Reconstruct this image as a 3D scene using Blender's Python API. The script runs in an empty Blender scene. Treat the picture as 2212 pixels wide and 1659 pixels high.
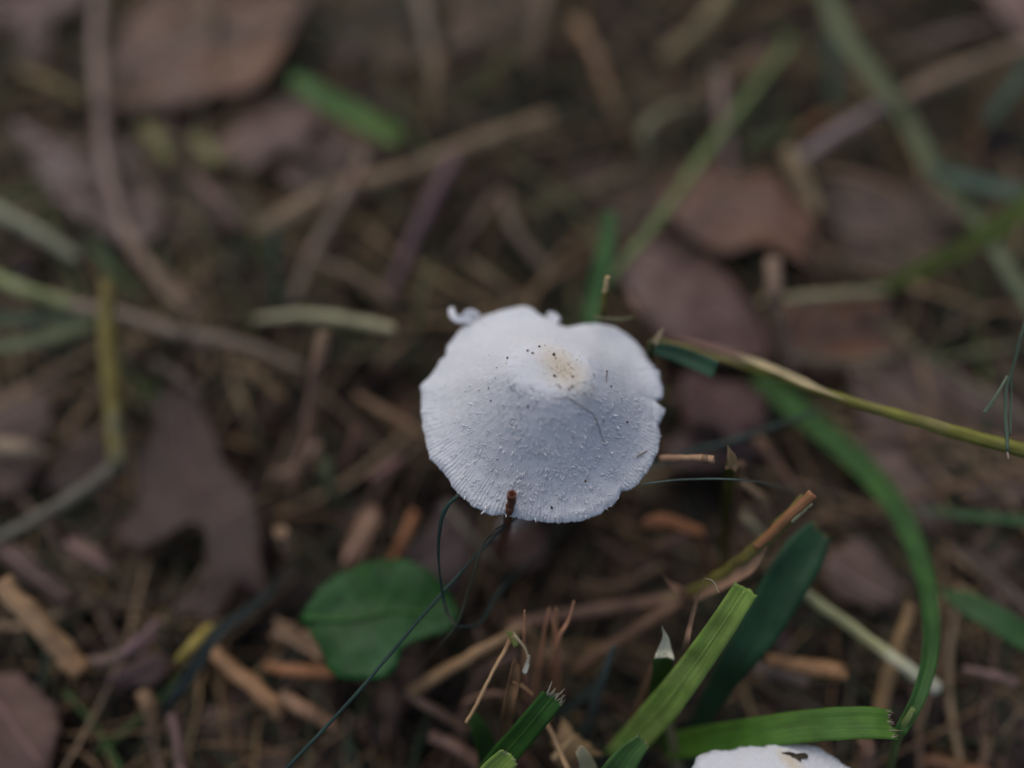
import bpy, bmesh, math, random
import numpy as np
from mathutils import Vector, Matrix, noise
from mathutils.geometry import delaunay_2d_cdt
from mathutils.bvhtree import BVHTree

# ------------------------------------------------------------------ camera, sky, sun, exposure
SC = bpy.context.scene
COL = SC.collection
MM = 0.001
ELEV = math.radians(62.0)                 # the phone looks down at the mushroom
FOCUS = 93.0                              # mm from the lens to the front of the cap
CAM = Vector((0.0, -44.6, 133.0))         # mm
FWD = Vector((0, math.cos(ELEV), -math.sin(ELEV)))
UPV = Vector((0, math.sin(ELEV), math.cos(ELEV)))

cam_data = bpy.data.cameras.new('camera')
cam = bpy.data.objects.new('camera', cam_data)
COL.objects.link(cam)
cam.location = CAM * MM
cam.rotation_euler = (math.pi / 2 - ELEV, 0, 0)
cam_data.sensor_width = 36.0
cam_data.lens = 27.0
cam_data.clip_start = 0.005
cam_data.clip_end = 100.0
cam_data.dof.use_dof = True
cam_data.dof.focus_distance = FOCUS * MM
cam_data.dof.aperture_fstop = 3.5
SC.camera = cam

SUN_EL, SUN_ROT = 58.0, -25.0
world = bpy.data.worlds.new('World')
SC.world = world
world.use_nodes = True
wn = world.node_tree
sky = wn.nodes.new('ShaderNodeTexSky')
sky.sky_type = 'NISHITA'
sky.sun_disc = False
sky.sun_elevation = math.radians(SUN_EL)
sky.sun_rotation = math.radians(SUN_ROT)
sky.air_density = 1.0
sky.dust_density = 4.0
sky.ozone_density = 1.0
wn.links.new(sky.outputs['Color'], wn.nodes['Background'].inputs['Color'])
wn.nodes['Background'].inputs['Strength'].default_value = 0.10

sun_data = bpy.data.lights.new('sun', 'SUN')
sun_data.energy = 0.75
sun_data.angle = math.radians(70)
sun_data.color = (0.95, 0.975, 1.0)
sun = bpy.data.objects.new('sun', sun_data)
COL.objects.link(sun)
a, e = math.radians(SUN_ROT), math.radians(SUN_EL)
to_sun = Vector((math.sin(a) * math.cos(e), math.cos(a) * math.cos(e), math.sin(e)))
sun.rotation_euler = to_sun.to_track_quat('Z', 'Y').to_euler()
sun.location = to_sun * 2.0

SC.view_settings.view_transform = 'Standard'
SC.view_settings.look = 'None'
SC.view_settings.exposure = -0.08
SC.view_settings.gamma = 1.0
SC.render.engine = 'CYCLES'
SC.cycles.use_denoising = True
SC.cycles.max_bounces = 6
SC.cycles.transparent_max_bounces = 4

# ------------------------------------------------------------------ where a picture point lies at a height (mm)
F = 1659.0


def ray(u, v):
    x, b = (u - 1106.0) / F, (v - 829.5) / F
    return FWD + Vector((x, 0, 0)) - UPV * b


def P(u, v, z):
    """ground-frame point, mm; z is a height, or below -50 a distance along the view axis"""
    d = ray(u, v)
    t = -z if z < -50 else (z - CAM.z) / d.z
    return CAM + d * t


def px_mm(p):
    return (p - CAM).dot(FWD) / F


# ------------------------------------------------------------------ colours and materials
WARM = (1.04, 1.0, 0.9)             # the sky light is cool: the things' own colours are this much warmer than they look


def lin(c):
    g = sum(c) / 3.0
    c = [max(0.0, g + (x - g) * 1.0) for x in c]
    return tuple(WARM[i] * ((x / 255 / 12.92) if x / 255 <= 0.04045 else ((x / 255 + 0.055) / 1.055) ** 2.4) for i, x in enumerate(c))


ALB = 1.6
LEAF_ALB = 1.25
MATS = {}


def base_mat(name):
    m = bpy.data.materials.new(name)
    m.use_nodes = True
    nt = m.node_tree
    return m, nt, nt.nodes['Principled BSDF'], nt.nodes['Material Output']


def N(nt, kind, **kw):
    n = nt.nodes.new(kind)
    for k, v in kw.items():
        setattr(n, k, v)
    return n


def mul_ramp(nt, fac, col, lo, hi):
    mr = N(nt, 'ShaderNodeMapRange')
    mr.inputs['From Min'].default_value = 0.3
    mr.inputs['From Max'].default_value = 0.7
    mr.inputs['To Min'].default_value = lo
    mr.inputs['To Max'].default_value = hi
    nt.links.new(fac, mr.inputs['Value'])
    vm = N(nt, 'ShaderNodeVectorMath', operation='SCALE')
    nt.links.new(col, vm.inputs[0])
    nt.links.new(mr.outputs['Result'], vm.inputs['Scale'])
    return vm.outputs['Vector']


def fibre_mat(col, green=False, rough=0.55, blot=None, key=None):
    """plant fibre: long streaks running with the stalk, slow blotches, a little light passing through"""
    k = key or ('fibre', col, green, rough, blot)
    if k in MATS:
        return MATS[k]
    m, nt, bs, out = base_mat('green_blade' if green else 'dry_fibre')
    alb = ALB * (0.74 if green else 1.0)
    c = [min(0.75, x * alb) for x in lin(col)]
    rgb = N(nt, 'ShaderNodeRGB')
    rgb.outputs[0].default_value = (*c, 1)
    base = rgb.outputs[0]
    tc = N(nt, 'ShaderNodeTexCoord')
    if blot:
        nb = N(nt, 'ShaderNodeTexNoise')
        nb.inputs['Scale'].default_value = 140
        nb.inputs['Detail'].default_value = 4
        nt.links.new(tc.outputs['Object'], nb.inputs['Vector'])
        rr = N(nt, 'ShaderNodeValToRGB')
        rr.color_ramp.elements[0].position = 0.48
        rr.color_ramp.elements[1].position = 0.66
        nt.links.new(nb.outputs['Fac'], rr.inputs['Fac'])
        mx = N(nt, 'ShaderNodeMix', data_type='RGBA')
        nt.links.new(rr.outputs['Color'], mx.inputs[0])
        nt.links.new(base, mx.inputs[6])
        mx.inputs[7].default_value = (*[min(0.75, x * alb) for x in lin(blot)], 1)
        base = mx.outputs[2]
    mp = N(nt, 'ShaderNodeMapping')
    mp.inputs['Scale'].default_value = (26, 0.12, 1)
    nt.links.new(tc.outputs['UV'], mp.inputs['Vector'])
    n1 = N(nt, 'ShaderNodeTexNoise')
    n1.inputs['Scale'].default_value = 1
    n1.inputs['Detail'].default_value = 3
    nt.links.new(mp.outputs['Vector'], n1.inputs['Vector'])
    base = mul_ramp(nt, n1.outputs['Fac'], base, 0.72, 1.25)
    n2 = N(nt, 'ShaderNodeTexNoise')
    n2.inputs['Scale'].default_value = 230
    n2.inputs['Detail'].default_value = 5
    nt.links.new(tc.outputs['Object'], n2.inputs['Vector'])
    base = mul_ramp(nt, n2.outputs['Fac'], base, 0.7, 1.25)
    nt.links.new(base, bs.inputs['Base Color'])
    bs.inputs['Roughness'].default_value = rough
    bs.inputs['Specular IOR Level'].default_value = 0.35
    bp = N(nt, 'ShaderNodeBump')
    bp.inputs['Strength'].default_value = 0.5
    bp.inputs['Distance'].default_value = 0.0001
    nt.links.new(n1.outputs['Fac'], bp.inputs['Height'])
    nt.links.new(bp.outputs['Normal'], bs.inputs['Normal'])
    tr = N(nt, 'ShaderNodeBsdfTranslucent')
    nt.links.new(base, tr.inputs['Color'])
    ms = N(nt, 'ShaderNodeMixShader')
    ms.inputs[0].default_value = 0.3 if green else 0.14
    nt.links.new(bs.outputs[0], ms.inputs[1])
    nt.links.new(tr.outputs[0], ms.inputs[2])
    nt.links.new(ms.outputs[0], out.inputs['Surface'])
    MATS[k] = m
    return m


def leaf_mat(col, spot=None, rough=0.6, green=False):
    k = ('leaf', col, spot, rough, green)
    if k in MATS:
        return MATS[k]
    m, nt, bs, out = base_mat('green_leaf' if green else 'dead_leaf')
    tc = N(nt, 'ShaderNodeTexCoord')
    if not green:
        col = (col[0], col[1] * 0.95, col[2] * 0.88)
        spot = (spot[0], spot[1] * 0.95, spot[2] * 0.9) if spot else None
    c = [min(0.7, x * (1.2 if green else LEAF_ALB)) for x in lin(col)]
    s = [min(0.7, x * (1.2 if green else LEAF_ALB)) for x in lin(spot or tuple(int(x * 0.7) for x in col))]
    n0 = N(nt, 'ShaderNodeTexNoise')
    n0.inputs['Scale'].default_value = 70
    n0.inputs['Detail'].default_value = 6
    n0.inputs['Roughness'].default_value = 0.6
    nt.links.new(tc.outputs['Object'], n0.inputs['Vector'])
    rr = N(nt, 'ShaderNodeValToRGB')
    rr.color_ramp.elements[0].position = 0.42
    rr.color_ramp.elements[0].color = (*c, 1)
    rr.color_ramp.elements[1].position = 0.68
    rr.color_ramp.elements[1].color = (*s, 1)
    nt.links.new(n0.outputs['Fac'], rr.inputs['Fac'])
    n2 = N(nt, 'ShaderNodeTexNoise')
    n2.inputs['Scale'].default_value = 420
    n2.inputs['Detail'].default_value = 5
    nt.links.new(tc.outputs['Object'], n2.inputs['Vector'])
    base = mul_ramp(nt, n2.outputs['Fac'], rr.outputs['Color'], 0.75, 1.22)
    nt.links.new(base, bs.inputs['Base Color'])
    bs.inputs['Roughness'].default_value = rough
    bs.inputs['Specular IOR Level'].default_value = 0.22 if green else 0.4
    vo = N(nt, 'ShaderNodeTexVoronoi', feature='DISTANCE_TO_EDGE')
    vo.inputs['Scale'].default_value = 550
    nt.links.new(tc.outputs['Object'], vo.inputs['Vector'])
    bp = N(nt, 'ShaderNodeBump')
    bp.inputs['Strength'].default_value = 0.35
    bp.inputs['Distance'].default_value = 0.0002
    nt.links.new(vo.outputs['Distance'], bp.inputs['Height'])
    nt.links.new(bp.outputs['Normal'], bs.inputs['Normal'])
    tr = N(nt, 'ShaderNodeBsdfTranslucent')
    nt.links.new(base, tr.inputs['Color'])
    ms = N(nt, 'ShaderNodeMixShader')
    ms.inputs[0].default_value = 0.15
    nt.links.new(bs.outputs[0], ms.inputs[1])
    nt.links.new(tr.outputs[0], ms.inputs[2])
    nt.links.new(ms.outputs[0], out.inputs['Surface'])
    MATS[k] = m
    return m


def tint_mat(name, rough=0.7, noise_scale=500.0):
    """colour comes from each bit's own tint"""
    m, nt, bs, out = base_mat(name)
    at = N(nt, 'ShaderNodeAttribute', attribute_name='tint')
    tc = N(nt, 'ShaderNodeTexCoord')
    n = N(nt, 'ShaderNodeTexNoise')
    n.inputs['Scale'].default_value = noise_scale
    n.inputs['Detail'].default_value = 4
    nt.links.new(tc.outputs['Object'], n.inputs['Vector'])
    base = mul_ramp(nt, n.outputs['Fac'], at.outputs['Color'], 0.6, 1.35)
    nt.links.new(base, bs.inputs['Base Color'])
    bs.inputs['Roughness'].default_value = rough
    bs.inputs['Specular IOR Level'].default_value = 0.3
    return m


# ------------------------------------------------------------------ linking meshes as things and parts
def catmull(pts, n):
    """pts: list of numpy-like vectors -> n points along a smooth curve"""
    pts = [np.array(p, float) for p in pts]
    if len(pts) == 2:
        return [pts[0] + (pts[1] - pts[0]) * t for t in np.linspace(0, 1, n)]
    ext = [2 * pts[0] - pts[1]] + pts + [2 * pts[-1] - pts[-2]]
    seg = len(pts) - 1
    out = []
    for t in np.linspace(0, seg, n):
        i = min(int(t), seg - 1)
        f = t - i
        p0, p1, p2, p3 = ext[i:i + 4]
        out.append(0.5 * ((2 * p1) + (p2 - p0) * f + (2 * p0 - 5 * p1 + 4 * p2 - p3) * f * f + (3 * p1 - p0 - 3 * p2 + p3) * f ** 3))
    return out


def tag(o, label, cat, group=None, kind=None):
    o['label'] = label
    if cat:
        o['category'] = cat
    if group:
        o['group'] = group
    if kind:
        o['kind'] = kind
    return o


def mesh_obj(name, verts, faces, mat, parent=None, uvs=None, smooth=True, origin=None, tints=None):
    """verts in mm, world frame"""
    V = np.array(verts, float)
    if origin is None:
        if parent is not None:
            origin = np.zeros(3)
        else:
            origin = np.array([V[:, 0].mean(), V[:, 1].mean(), V[:, 2].min()])
    else:
        origin = np.array(origin, float)
    if parent is not None:
        po = np.array(parent.get('_o', (0, 0, 0)), float)
        W = (V - po) * MM
    else:
        W = (V - origin) * MM
    me = bpy.data.meshes.new(name)
    me.from_pydata([tuple(w) for w in W], [], [tuple(f) for f in faces])
    if uvs is not None:
        uvl = me.uv_layers.new(name='UVMap')
        li = np.empty(len(me.loops), dtype=np.int32)
        me.loops.foreach_get('vertex_index', li)
        uv = np.array(uvs, np.float32)[li]
        uvl.data.foreach_set('uv', uv.ravel())
    if tints is not None:
        ca = me.color_attributes.new('tint', 'FLOAT_COLOR', 'POINT')
        t4 = np.ones((len(V), 4), np.float32)
        t4[:, :3] = np.array(tints, np.float32)
        ca.data.foreach_set('color', t4.ravel())
    if smooth:
        me.polygons.foreach_set('use_smooth', np.ones(len(me.polygons), dtype=bool))
    me.materials.append(mat)
    me.update()
    o = bpy.data.objects.new(name, me)
    COL.objects.link(o)
    if parent is not None:
        o.parent = parent
    else:
        o.location = Vector(origin) * MM
        o['_o'] = tuple(float(x) for x in origin)
    return o


def frame_along(C, ref=None, roll=0.0):
    """tangent, side, normal for each point of a curve; side is square to the view where ref is None"""
    C = np.array(C)
    T = np.gradient(C, axis=0)
    T /= np.linalg.norm(T, axis=1)[:, None] + 1e-9
    S, U = [], []
    prev = None
    for c, t in zip(C, T):
        r = (np.array(CAM) - c) if ref is None else np.array(ref, float)
        s = np.cross(t, r)
        n = np.linalg.norm(s)
        if n < 1e-6:
            s = prev if prev is not None else np.array((1.0, 0, 0))
        else:
            s = s / n
        if prev is not None and s.dot(prev) < 0:
            s = -s
        prev = s
        u = np.cross(s, t)
        u /= np.linalg.norm(u) + 1e-9
        ca, sa = math.cos(roll), math.sin(roll)
        S.append(s * ca + u * sa)
        U.append(u * ca - s * sa)
    return T, np.array(S), np.array(U)


def tube_geo(C, R, sides=10, squash=1.0, rib=0.0, hollow=(True, True), rough=0.0, seed=0, roll=0.0, ref=None):
    """a ribbed, slightly uneven stalk; hollow ends are cut open"""
    rnd = random.Random(seed)
    C = np.array(C)
    R = np.array(R, float)
    T, S, U = frame_along(C, ref=ref, roll=roll)
    L = np.concatenate([[0], np.cumsum(np.linalg.norm(np.diff(C, axis=0), axis=1))])
    V, UV, Fc = [], [], []
    ph = rnd.random() * 10

    def ring(c, s, u, r, l, k=1.0):
        b = len(V)
        for j in range(sides):
            a = 2 * math.pi * j / sides
            rr = r * k * (1 + (rib if j % 2 else -rib))
            if rough:
                rr *= 1 + rough * noise.noise(Vector((j * 0.9 + ph, l * 0.35, ph)))
            V.append(c + s * math.cos(a) * rr + u * math.sin(a) * rr * squash)
            UV.append((j / sides, l))
        return b

    def join(a, b, flip=False):
        for j in range(sides):
            k = (j + 1) % sides
            f = (a + j, a + k, b + k, b + j)
            Fc.append(f[::-1] if flip else f)

    first = last = None
    for i in range(len(C)):
        b = ring(C[i], S[i], U[i], R[i], L[i])
        if last is not None:
            join(last, b)
        else:
            first = b
        last = b
    for end, i, sgn in ((0, 0, 1), (1, len(C) - 1, -1)):
        edge = first if end == 0 else last
        if hollow[end]:
            r1 = ring(C[i], S[i], U[i], R[i], L[i], 0.74)
            inn = ring(C[i] + T[i] * sgn * R[i] * 3.0, S[i], U[i], R[i], L[i], 0.6)
            join(edge, r1, end == 0)
            join(r1, inn, end == 0)
            Fc.append(tuple(range(inn, inn + sides)) if end else tuple(range(inn + sides - 1, inn - 1, -1)))
        else:
            Fc.append(tuple(range(edge, edge + sides)) if end else tuple(range(edge + sides - 1, edge - 1, -1)))
    return V, Fc, UV


def px_curve(pts, n, z=None):
    W = [P(p[0], p[1], p[2] if len(p) > 2 else z) for p in pts]
    C = np.array(catmull([tuple(w) for w in W], n))
    return C


def widths(w, C):
    if isinstance(w, (int, float)):
        w = [w, w]
    ws = np.interp(np.linspace(0, 1, len(C)), np.linspace(0, 1, len(w)), w)
    return np.array([x * px_mm(Vector(c)) for x, c in zip(ws, C)])


SEED = [100]


def nseed():
    SEED[0] += 1
    return SEED[0]


def S(label, col, w, pts, z=None, name='dry_straw', cat='straw', group=None, squash=0.7, hollow=(True, True), n=26, sides=10,
      blot=None, node=None, rough=0.18, rib=0.06, green=False, taper=None, parent=None):
    """a round or half-flattened stalk through picture points (u, v, height mm), w px wide"""
    C = px_curve(pts, n, z)
    R = widths(w, C) / 2 * (0.8 if pts[0][1] < 900 else 0.92)
    sd = nseed()
    wob = np.array([noise.noise_vector(Vector((i * 0.35, sd * 1.7, 0))) for i in range(len(C))]) * (R.mean() * 0.25)
    C = C + wob
    V, Fc, UV = tube_geo(C, R, sides=sides, squash=squash, rib=rib, hollow=hollow, rough=rough, seed=sd)
    o = mesh_obj(name, V, Fc, fibre_mat(col, green=green, blot=blot), uvs=UV, parent=parent)
    if parent is None:
        tag(o, label, cat, group)
    for t in (node or []):
        i = int(t * (len(C) - 1))
        k = [max(0, i - 1), i, min(len(C) - 1, i + 1)]
        if len(set(k)) < 3:
            continue
        mid = C[i]
        d = (C[k[2]] - C[k[0]])
        d /= np.linalg.norm(d)
        r = R[i]
        cc = [mid + d * x * r for x in (-0.9, -0.4, 0, 0.4, 0.9)]
        V, Fc, UV = tube_geo(cc, [r * 1.02, r * 1.25, r * 1.32, r * 1.25, r * 1.02], sides=sides, squash=squash, hollow=(False, False), seed=sd)
        mesh_obj('stem_node', V, Fc, fibre_mat(tuple(int(x * 0.72) for x in col)), parent=o, uvs=UV)
    return o


def blade_geo(C, W, roll=0.0, fold=0.25, thick=0.22, cols=9, ends=('cut', 'cut'), seed=0, twist=0.0, ref=None, rag=0.4, ridge=0.03):
    rnd = random.Random(seed)
    C = np.array(C)
    T, Sd, U = frame_along(C, ref=ref, roll=roll)
    n = len(C)
    L = np.concatenate([[0], np.cumsum(np.linalg.norm(np.diff(C, axis=0), axis=1))])
    ragoff = [[(rnd.random() - 0.5) * rag if ends[e] != 'point' else 0 for _ in range(cols)] for e in (0, 1)]
    V, UV = [], []
    for side in (1, -1):
        for i in range(n):
            t = i / (n - 1)
            tw = twist * (t - 0.5)
            ct, st = math.cos(tw), math.sin(tw)
            s = Sd[i] * ct + U[i] * st
            u = U[i] * ct - Sd[i] * st
            for j in range(cols):
                x = j / (cols - 1) * 2 - 1
                half = W[i] / 2
                h = fold * half * (abs(x) ** 1.3) + ridge * half * math.cos(x * math.pi * 5)
                h += 0.05 * half * noise.noise(Vector((x * 1.5, L[i] * 0.25, seed)))
                th = thick * (1 - 0.6 * abs(x) ** 3) * 0.5
                p = C[i] + s * x * half * (1 + 0.03 * noise.noise(Vector((L[i] * 0.5, x, seed)))) + u * (h + side * th)
                if i == 0:
                    p = p + T[i] * ragoff[0][j] * W[i]
                if i == n - 1:
                    p = p + T[i] * ragoff[1][j] * W[i]
                V.append(p)
                UV.append((j / (cols - 1), L[i]))
    Fc = []
    o2 = n * cols
    for i in range(n - 1):
        for j in range(cols - 1):
            a = i * cols + j
            Fc.append((a, a + 1, a + cols + 1, a + cols))
            Fc.append((o2 + a, o2 + a + cols, o2 + a + cols + 1, o2 + a + 1))
        for j in (0, cols - 1):
            a, b = i * cols + j, (i + 1) * cols + j
            f = (a, b, o2 + b, o2 + a)
            Fc.append(f if j == 0 else f[::-1])
    for i in (0, n - 1):
        for j in range(cols - 1):
            a = i * cols + j
            f = (a, a + 1, o2 + a + 1, o2 + a)
            Fc.append(f[::-1] if i == 0 else f)
    return V, Fc, UV, (C, T, Sd, U)


def B(label, col, w, pts, z=None, name='grass_leaf', cat='grass blade', group=None, roll=0.3, fold=0.25, ends=('cut', 'cut'), n=36, blot=None,
      twist=0.0, green=True, midrib=None, tuft=None, rag=0.12, thick=0.22, tip=None, fray=9, frayl=0.35, ref=None, cols=9, parent=None):
    """a folded grass blade; tuft = (end, colour) adds the pale torn fibres of a mown end"""
    C = px_curve(pts, n, z)
    W = widths(w, C) * (0.85 if pts[0][1] < 900 else 0.94)
    for e in (0, 1):
        if ends[e] == 'point':
            m = max(3, n // 3)
            for k in range(m):
                i = k if e == 0 else n - 1 - k
                W[i] *= max(0.03, (k / m) ** 0.7)
    sd = nseed()
    V, Fc, UV, fr = blade_geo(C, W, roll=roll, fold=fold, ends=ends, seed=sd, twist=twist, rag=rag, thick=thick, ref=ref, cols=cols)
    o = mesh_obj(name, V, Fc, fibre_mat(col, green=green, blot=blot), uvs=UV, parent=parent)
    if parent is None:
        tag(o, label, cat, group)
    C, T, Sd, U = fr
    if midrib:
        mc = C - U * (thick * 0.4) if False else C + U * (thick * 0.45)
        r = np.maximum(W * 0.045, 0.03)
        v2, f2, u2 = tube_geo(mc[1:-1], r[1:-1], sides=6, hollow=(False, False), seed=sd)
        mesh_obj('midrib', v2, f2, fibre_mat(midrib, green=True), parent=o, uvs=u2)
    if tuft:
        e, tc = tuft
        i = 0 if e == 0 else n - 1
        d = -T[i] if e == 0 else T[i]
        rnd = random.Random(sd)
        VV, FF, UU = [], [], []
        fray = fray * 2
        for k in range(fray):
            x = rnd.uniform(-0.97, 0.97)
            p0 = C[i] + Sd[i] * x * W[i] * 0.47 - d * 0.15 * W[i] + U[i] * (fold * W[i] / 2 * abs(x) ** 1.3)
            ln = W[i] * frayl * rnd.uniform(0.25, 1.0) ** 1.4 * 1.3
            dd = d + Sd[i] * rnd.uniform(-0.35, 0.35) + U[i] * rnd.uniform(-0.3, 0.45)
            cc = [p0, p0 + dd * ln * 0.5, p0 + dd * ln + U[i] * ln * rnd.uniform(-0.3, 0.3)]
            cc = catmull(cc, 5)
            ww = np.array([1, 0.95, 0.8, 0.55, 0.15]) * W[i] / fray * rnd.uniform(0.4, 1.8)
            a, b, c2, _ = blade_geo(cc, ww, roll=roll, fold=0.1, thick=0.1, cols=3, seed=sd + k, ends=('cut', 'point'), rag=0)
            off = len(VV)
            VV += list(a)
            UU += c2
            FF += [tuple(q + off for q in f) for f in b]
        mesh_obj('torn_end', VV, FF, fibre_mat(tuple(int(q * 0.74) for q in tc)), parent=o, uvs=UU)
    return o


def smooth_closed(pts, k):
    n = len(pts)
    out = []
    for i in range(n):
        p0, p1, p2, p3 = [np.array(pts[(i + q) % n], float) for q in (-1, 0, 1, 2)]
        for s in range(k):
            f = s / k
            out.append(0.5 * ((2 * p1) + (p2 - p0) * f + (2 * p0 - 5 * p1 + 4 * p2 - p3) * f * f + (3 * p1 - p0 - 3 * p2 + p3) * f ** 3))
    return out


def LEAF(label, col, outline, z, name='dead_leaf', cat='leaf', group=None, spot=None, slope=(0, 0), amp=1.6, freq=0.05, cup=0.0, rib=None, ribcol=None,
         side_veins=0, thick=0.28, step=1.4, tooth=0.0, green=False, rough=0.6, jit=0.25, rim=0.0):
    """a thin crumpled leaf: its outline in the picture, lying at height z on a slope, with relief of its own"""
    sd = nseed()
    if not green:
        z = z - 1.5
        amp *= 1.7
        jit = 1.5
    cu = sum(p[0] for p in outline) / len(outline)
    cv = sum(p[1] for p in outline) / len(outline)
    c0 = P(cu, cv, z)
    ribw = [P(p[0], p[1], z) for p in rib] if rib else None

    def zf(x, y):
        q = z + slope[0] * (x - c0.x) + slope[1] * (y - c0.y)
        q += amp * noise.noise(Vector((x * freq, y * freq, sd * 3.1))) + amp * 0.35 * noise.noise(Vector((x * freq * 3, y * freq * 3, sd * 2.3)))
        if ribw and cup:
            d = 1e9
            for a, b in zip(ribw[:-1], ribw[1:]):
                ab = Vector((b.x - a.x, b.y - a.y))
                t = max(0, min(1, ((x - a.x) * ab.x + (y - a.y) * ab.y) / (ab.length_squared + 1e-9)))
                d = min(d, math.hypot(x - a.x - ab.x * t, y - a.y - ab.y * t))
            q += cup * d * d * 0.01
        return q

    def onto(u, v):
        p = P(u, v, z)
        for _ in range(6):
            p = P(u, v, min(zf(p.x, p.y), 60))
        return p

    sm = smooth_closed(outline, 7)
    rnd = random.Random(sd)
    ring = []
    for i, q in enumerate(sm):
        p = onto(q[0], q[1])
        d = Vector((p.x - c0.x, p.y - c0.y))
        j = jit * (noise.noise(Vector((i * 0.45, sd, 0))) + 0.6 * noise.noise(Vector((i * 0.14, sd, 5)))) + (tooth * abs(math.sin(i * math.pi / 7)) if tooth else 0)
        if d.length > 1e-6:
            d.normalize()
        ring.append((p.x + d.x * j, p.y + d.y * j))
    nb = len(ring)
    xs = [p[0] for p in ring]
    ys = [p[1] for p in ring]
    pts = [Vector(p) for p in ring]
    R2 = np.array(ring)

    def inside(x, y):
        x1, y1 = R2[:, 0], R2[:, 1]
        x2, y2 = np.roll(x1, -1), np.roll(y1, -1)
        c = ((y1 > y) != (y2 > y)) & (x < (x2 - x1) * (y - y1) / (y2 - y1 + 1e-12) + x1)
        return c.sum() % 2 == 1

    x = min(xs)
    while x < max(xs):
        y = min(ys)
        while y < max(ys):
            px, py = x + rnd.uniform(-.3, .3) * step, y + rnd.uniform(-.3, .3) * step
            if inside(px, py) and np.min((R2[:, 0] - px) ** 2 + (R2[:, 1] - py) ** 2) > (step * 0.5) ** 2:
                pts.append(Vector((px, py)))
            y += step
        x += step
    ov, oe, of, *_ = delaunay_2d_cdt(pts, [], [list(range(nb))], 1, 1e-5)
    top = [(p.x, p.y, zf(p.x, p.y)) for p in ov]
    k = len(top)
    V = top + [(p[0], p[1], p[2] - thick) for p in top]
    FF = []
    edge = {}
    for f in of:
        f = list(f)
        ar = sum(top[f[i]][0] * top[f[(i + 1) % len(f)]][1] - top[f[(i + 1) % len(f)]][0] * top[f[i]][1] for i in range(len(f)))
        if ar < 0:
            f = f[::-1]
        FF.append(tuple(f))
        FF.append(tuple(k + q for q in f[::-1]))
        for i in range(len(f)):
            e = (f[i], f[(i + 1) % len(f)])
            if (e[1], e[0]) in edge:
                del edge[(e[1], e[0])]
            else:
                edge[e] = 1
    for (a, b) in edge:
        FF.append((b, a, a + k, b + k))
    o = mesh_obj(name, V, FF, leaf_mat(col, spot, rough, green))
    tag(o, label, cat, group)
    if rib:
        W = [onto(p[0], p[1]) for p in rib]
        cc = np.array(catmull([(w.x, w.y, w.z) for w in W], 22))
        cc = np.array([(c[0], c[1], zf(c[0], c[1]) + 0.12) for c in cc])
        rc = ribcol or tuple(min(255, int(x * 1.25)) for x in col)
        v2, f2, u2 = tube_geo(cc, np.linspace(0.5, 0.18, 22), sides=6, hollow=(False, False), seed=sd)
        mesh_obj('midrib', v2, f2, fibre_mat(rc), parent=o, uvs=u2)
        for s in range(side_veins):
            i = int((s // 2 + 0.7) / (side_veins / 2 + 0.7) * 20)
            t = cc[min(i + 1, 21)] - cc[i]
            t /= np.linalg.norm(t) + 1e-9
            sg = 1 if s % 2 else -1
            d = np.array((t[0] * 0.75 - sg * t[1], t[1] * 0.75 + sg * t[0], 0))
            d /= np.linalg.norm(d)
            q = []
            for m in range(14):
                p = cc[i] + d * m * 0.9
                if not inside(p[0], p[1]):
                    break
                q.append((p[0], p[1], zf(p[0], p[1]) + 0.06))
            if len(q) >= 3:
                v2, f2, u2 = tube_geo(np.array(q), np.linspace(0.11, 0.05, len(q)), sides=5, hollow=(False, False), seed=sd)
                mesh_obj('side_vein', v2, f2, fibre_mat(rc), parent=o, uvs=u2)
    return o


# ------------------------------------------------------------------ the ground
def bare(x, y):
    """the hollow round the mushroom foot: the litter lies lower and thinner there"""
    return math.exp(-((x - 2) ** 2 / 56 ** 2 + (y + 6) ** 2 / 40 ** 2))


def ground_z(x, y):
    return -1.5 - 9.0 * bare(x, y) + 2.2 * noise.noise(Vector((x * 0.018, y * 0.018, 4.0))) + 0.9 * noise.noise(Vector((x * 0.07, y * 0.07, 9.0)))


def axis_steps():
    a = [0.0]
    d = 4.0
    while a[-1] < 4000:
        if a[-1] > 320:
            d *= 1.3
        a.append(a[-1] + d)
    return [-q for q in a[:0:-1]] + a


gx = axis_steps()
gv = [(x, y + 50, ground_z(x, y + 50) + 0.5 * noise.noise(Vector((x * 0.3, y * 0.3, 1)))) for y in gx for x in gx]
n = len(gx)
gf = [(j * n + i, j * n + i + 1, (j + 1) * n + i + 1, (j + 1) * n + i) for j in range(n - 1) for i in range(n - 1)]
m, nt, bs, out = base_mat('dark_humus')
tc = N(nt, 'ShaderNodeTexCoord')
n1 = N(nt, 'ShaderNodeTexNoise')
n1.inputs['Scale'].default_value = 220
n1.inputs['Detail'].default_value = 8
n1.inputs['Roughness'].default_value = 0.7
nt.links.new(tc.outputs['Object'], n1.inputs['Vector'])
rr = N(nt, 'ShaderNodeValToRGB')
rr.color_ramp.elements[0].position = 0.35
rr.color_ramp.elements[0].color = (0.005, 0.0045, 0.004, 1)
rr.color_ramp.elements[1].position = 0.75
rr.color_ramp.elements[1].color = (0.030, 0.024, 0.019, 1)
nt.links.new(n1.outputs['Fac'], rr.inputs['Fac'])
nt.links.new(rr.outputs['Color'], bs.inputs['Base Color'])
bs.inputs['Roughness'].default_value = 0.9
bs.inputs['Specular IOR Level'].default_value = 0.15
bp = N(nt, 'ShaderNodeBump')
bp.inputs['Strength'].default_value = 0.9
bp.inputs['Distance'].default_value = 0.0012
nt.links.new(n1.outputs['Fac'], bp.inputs['Height'])
nt.links.new(bp.outputs['Normal'], bs.inputs['Normal'])
ground = mesh_obj('ground', gv, gf, m, origin=(0, 0, 0))
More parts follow.
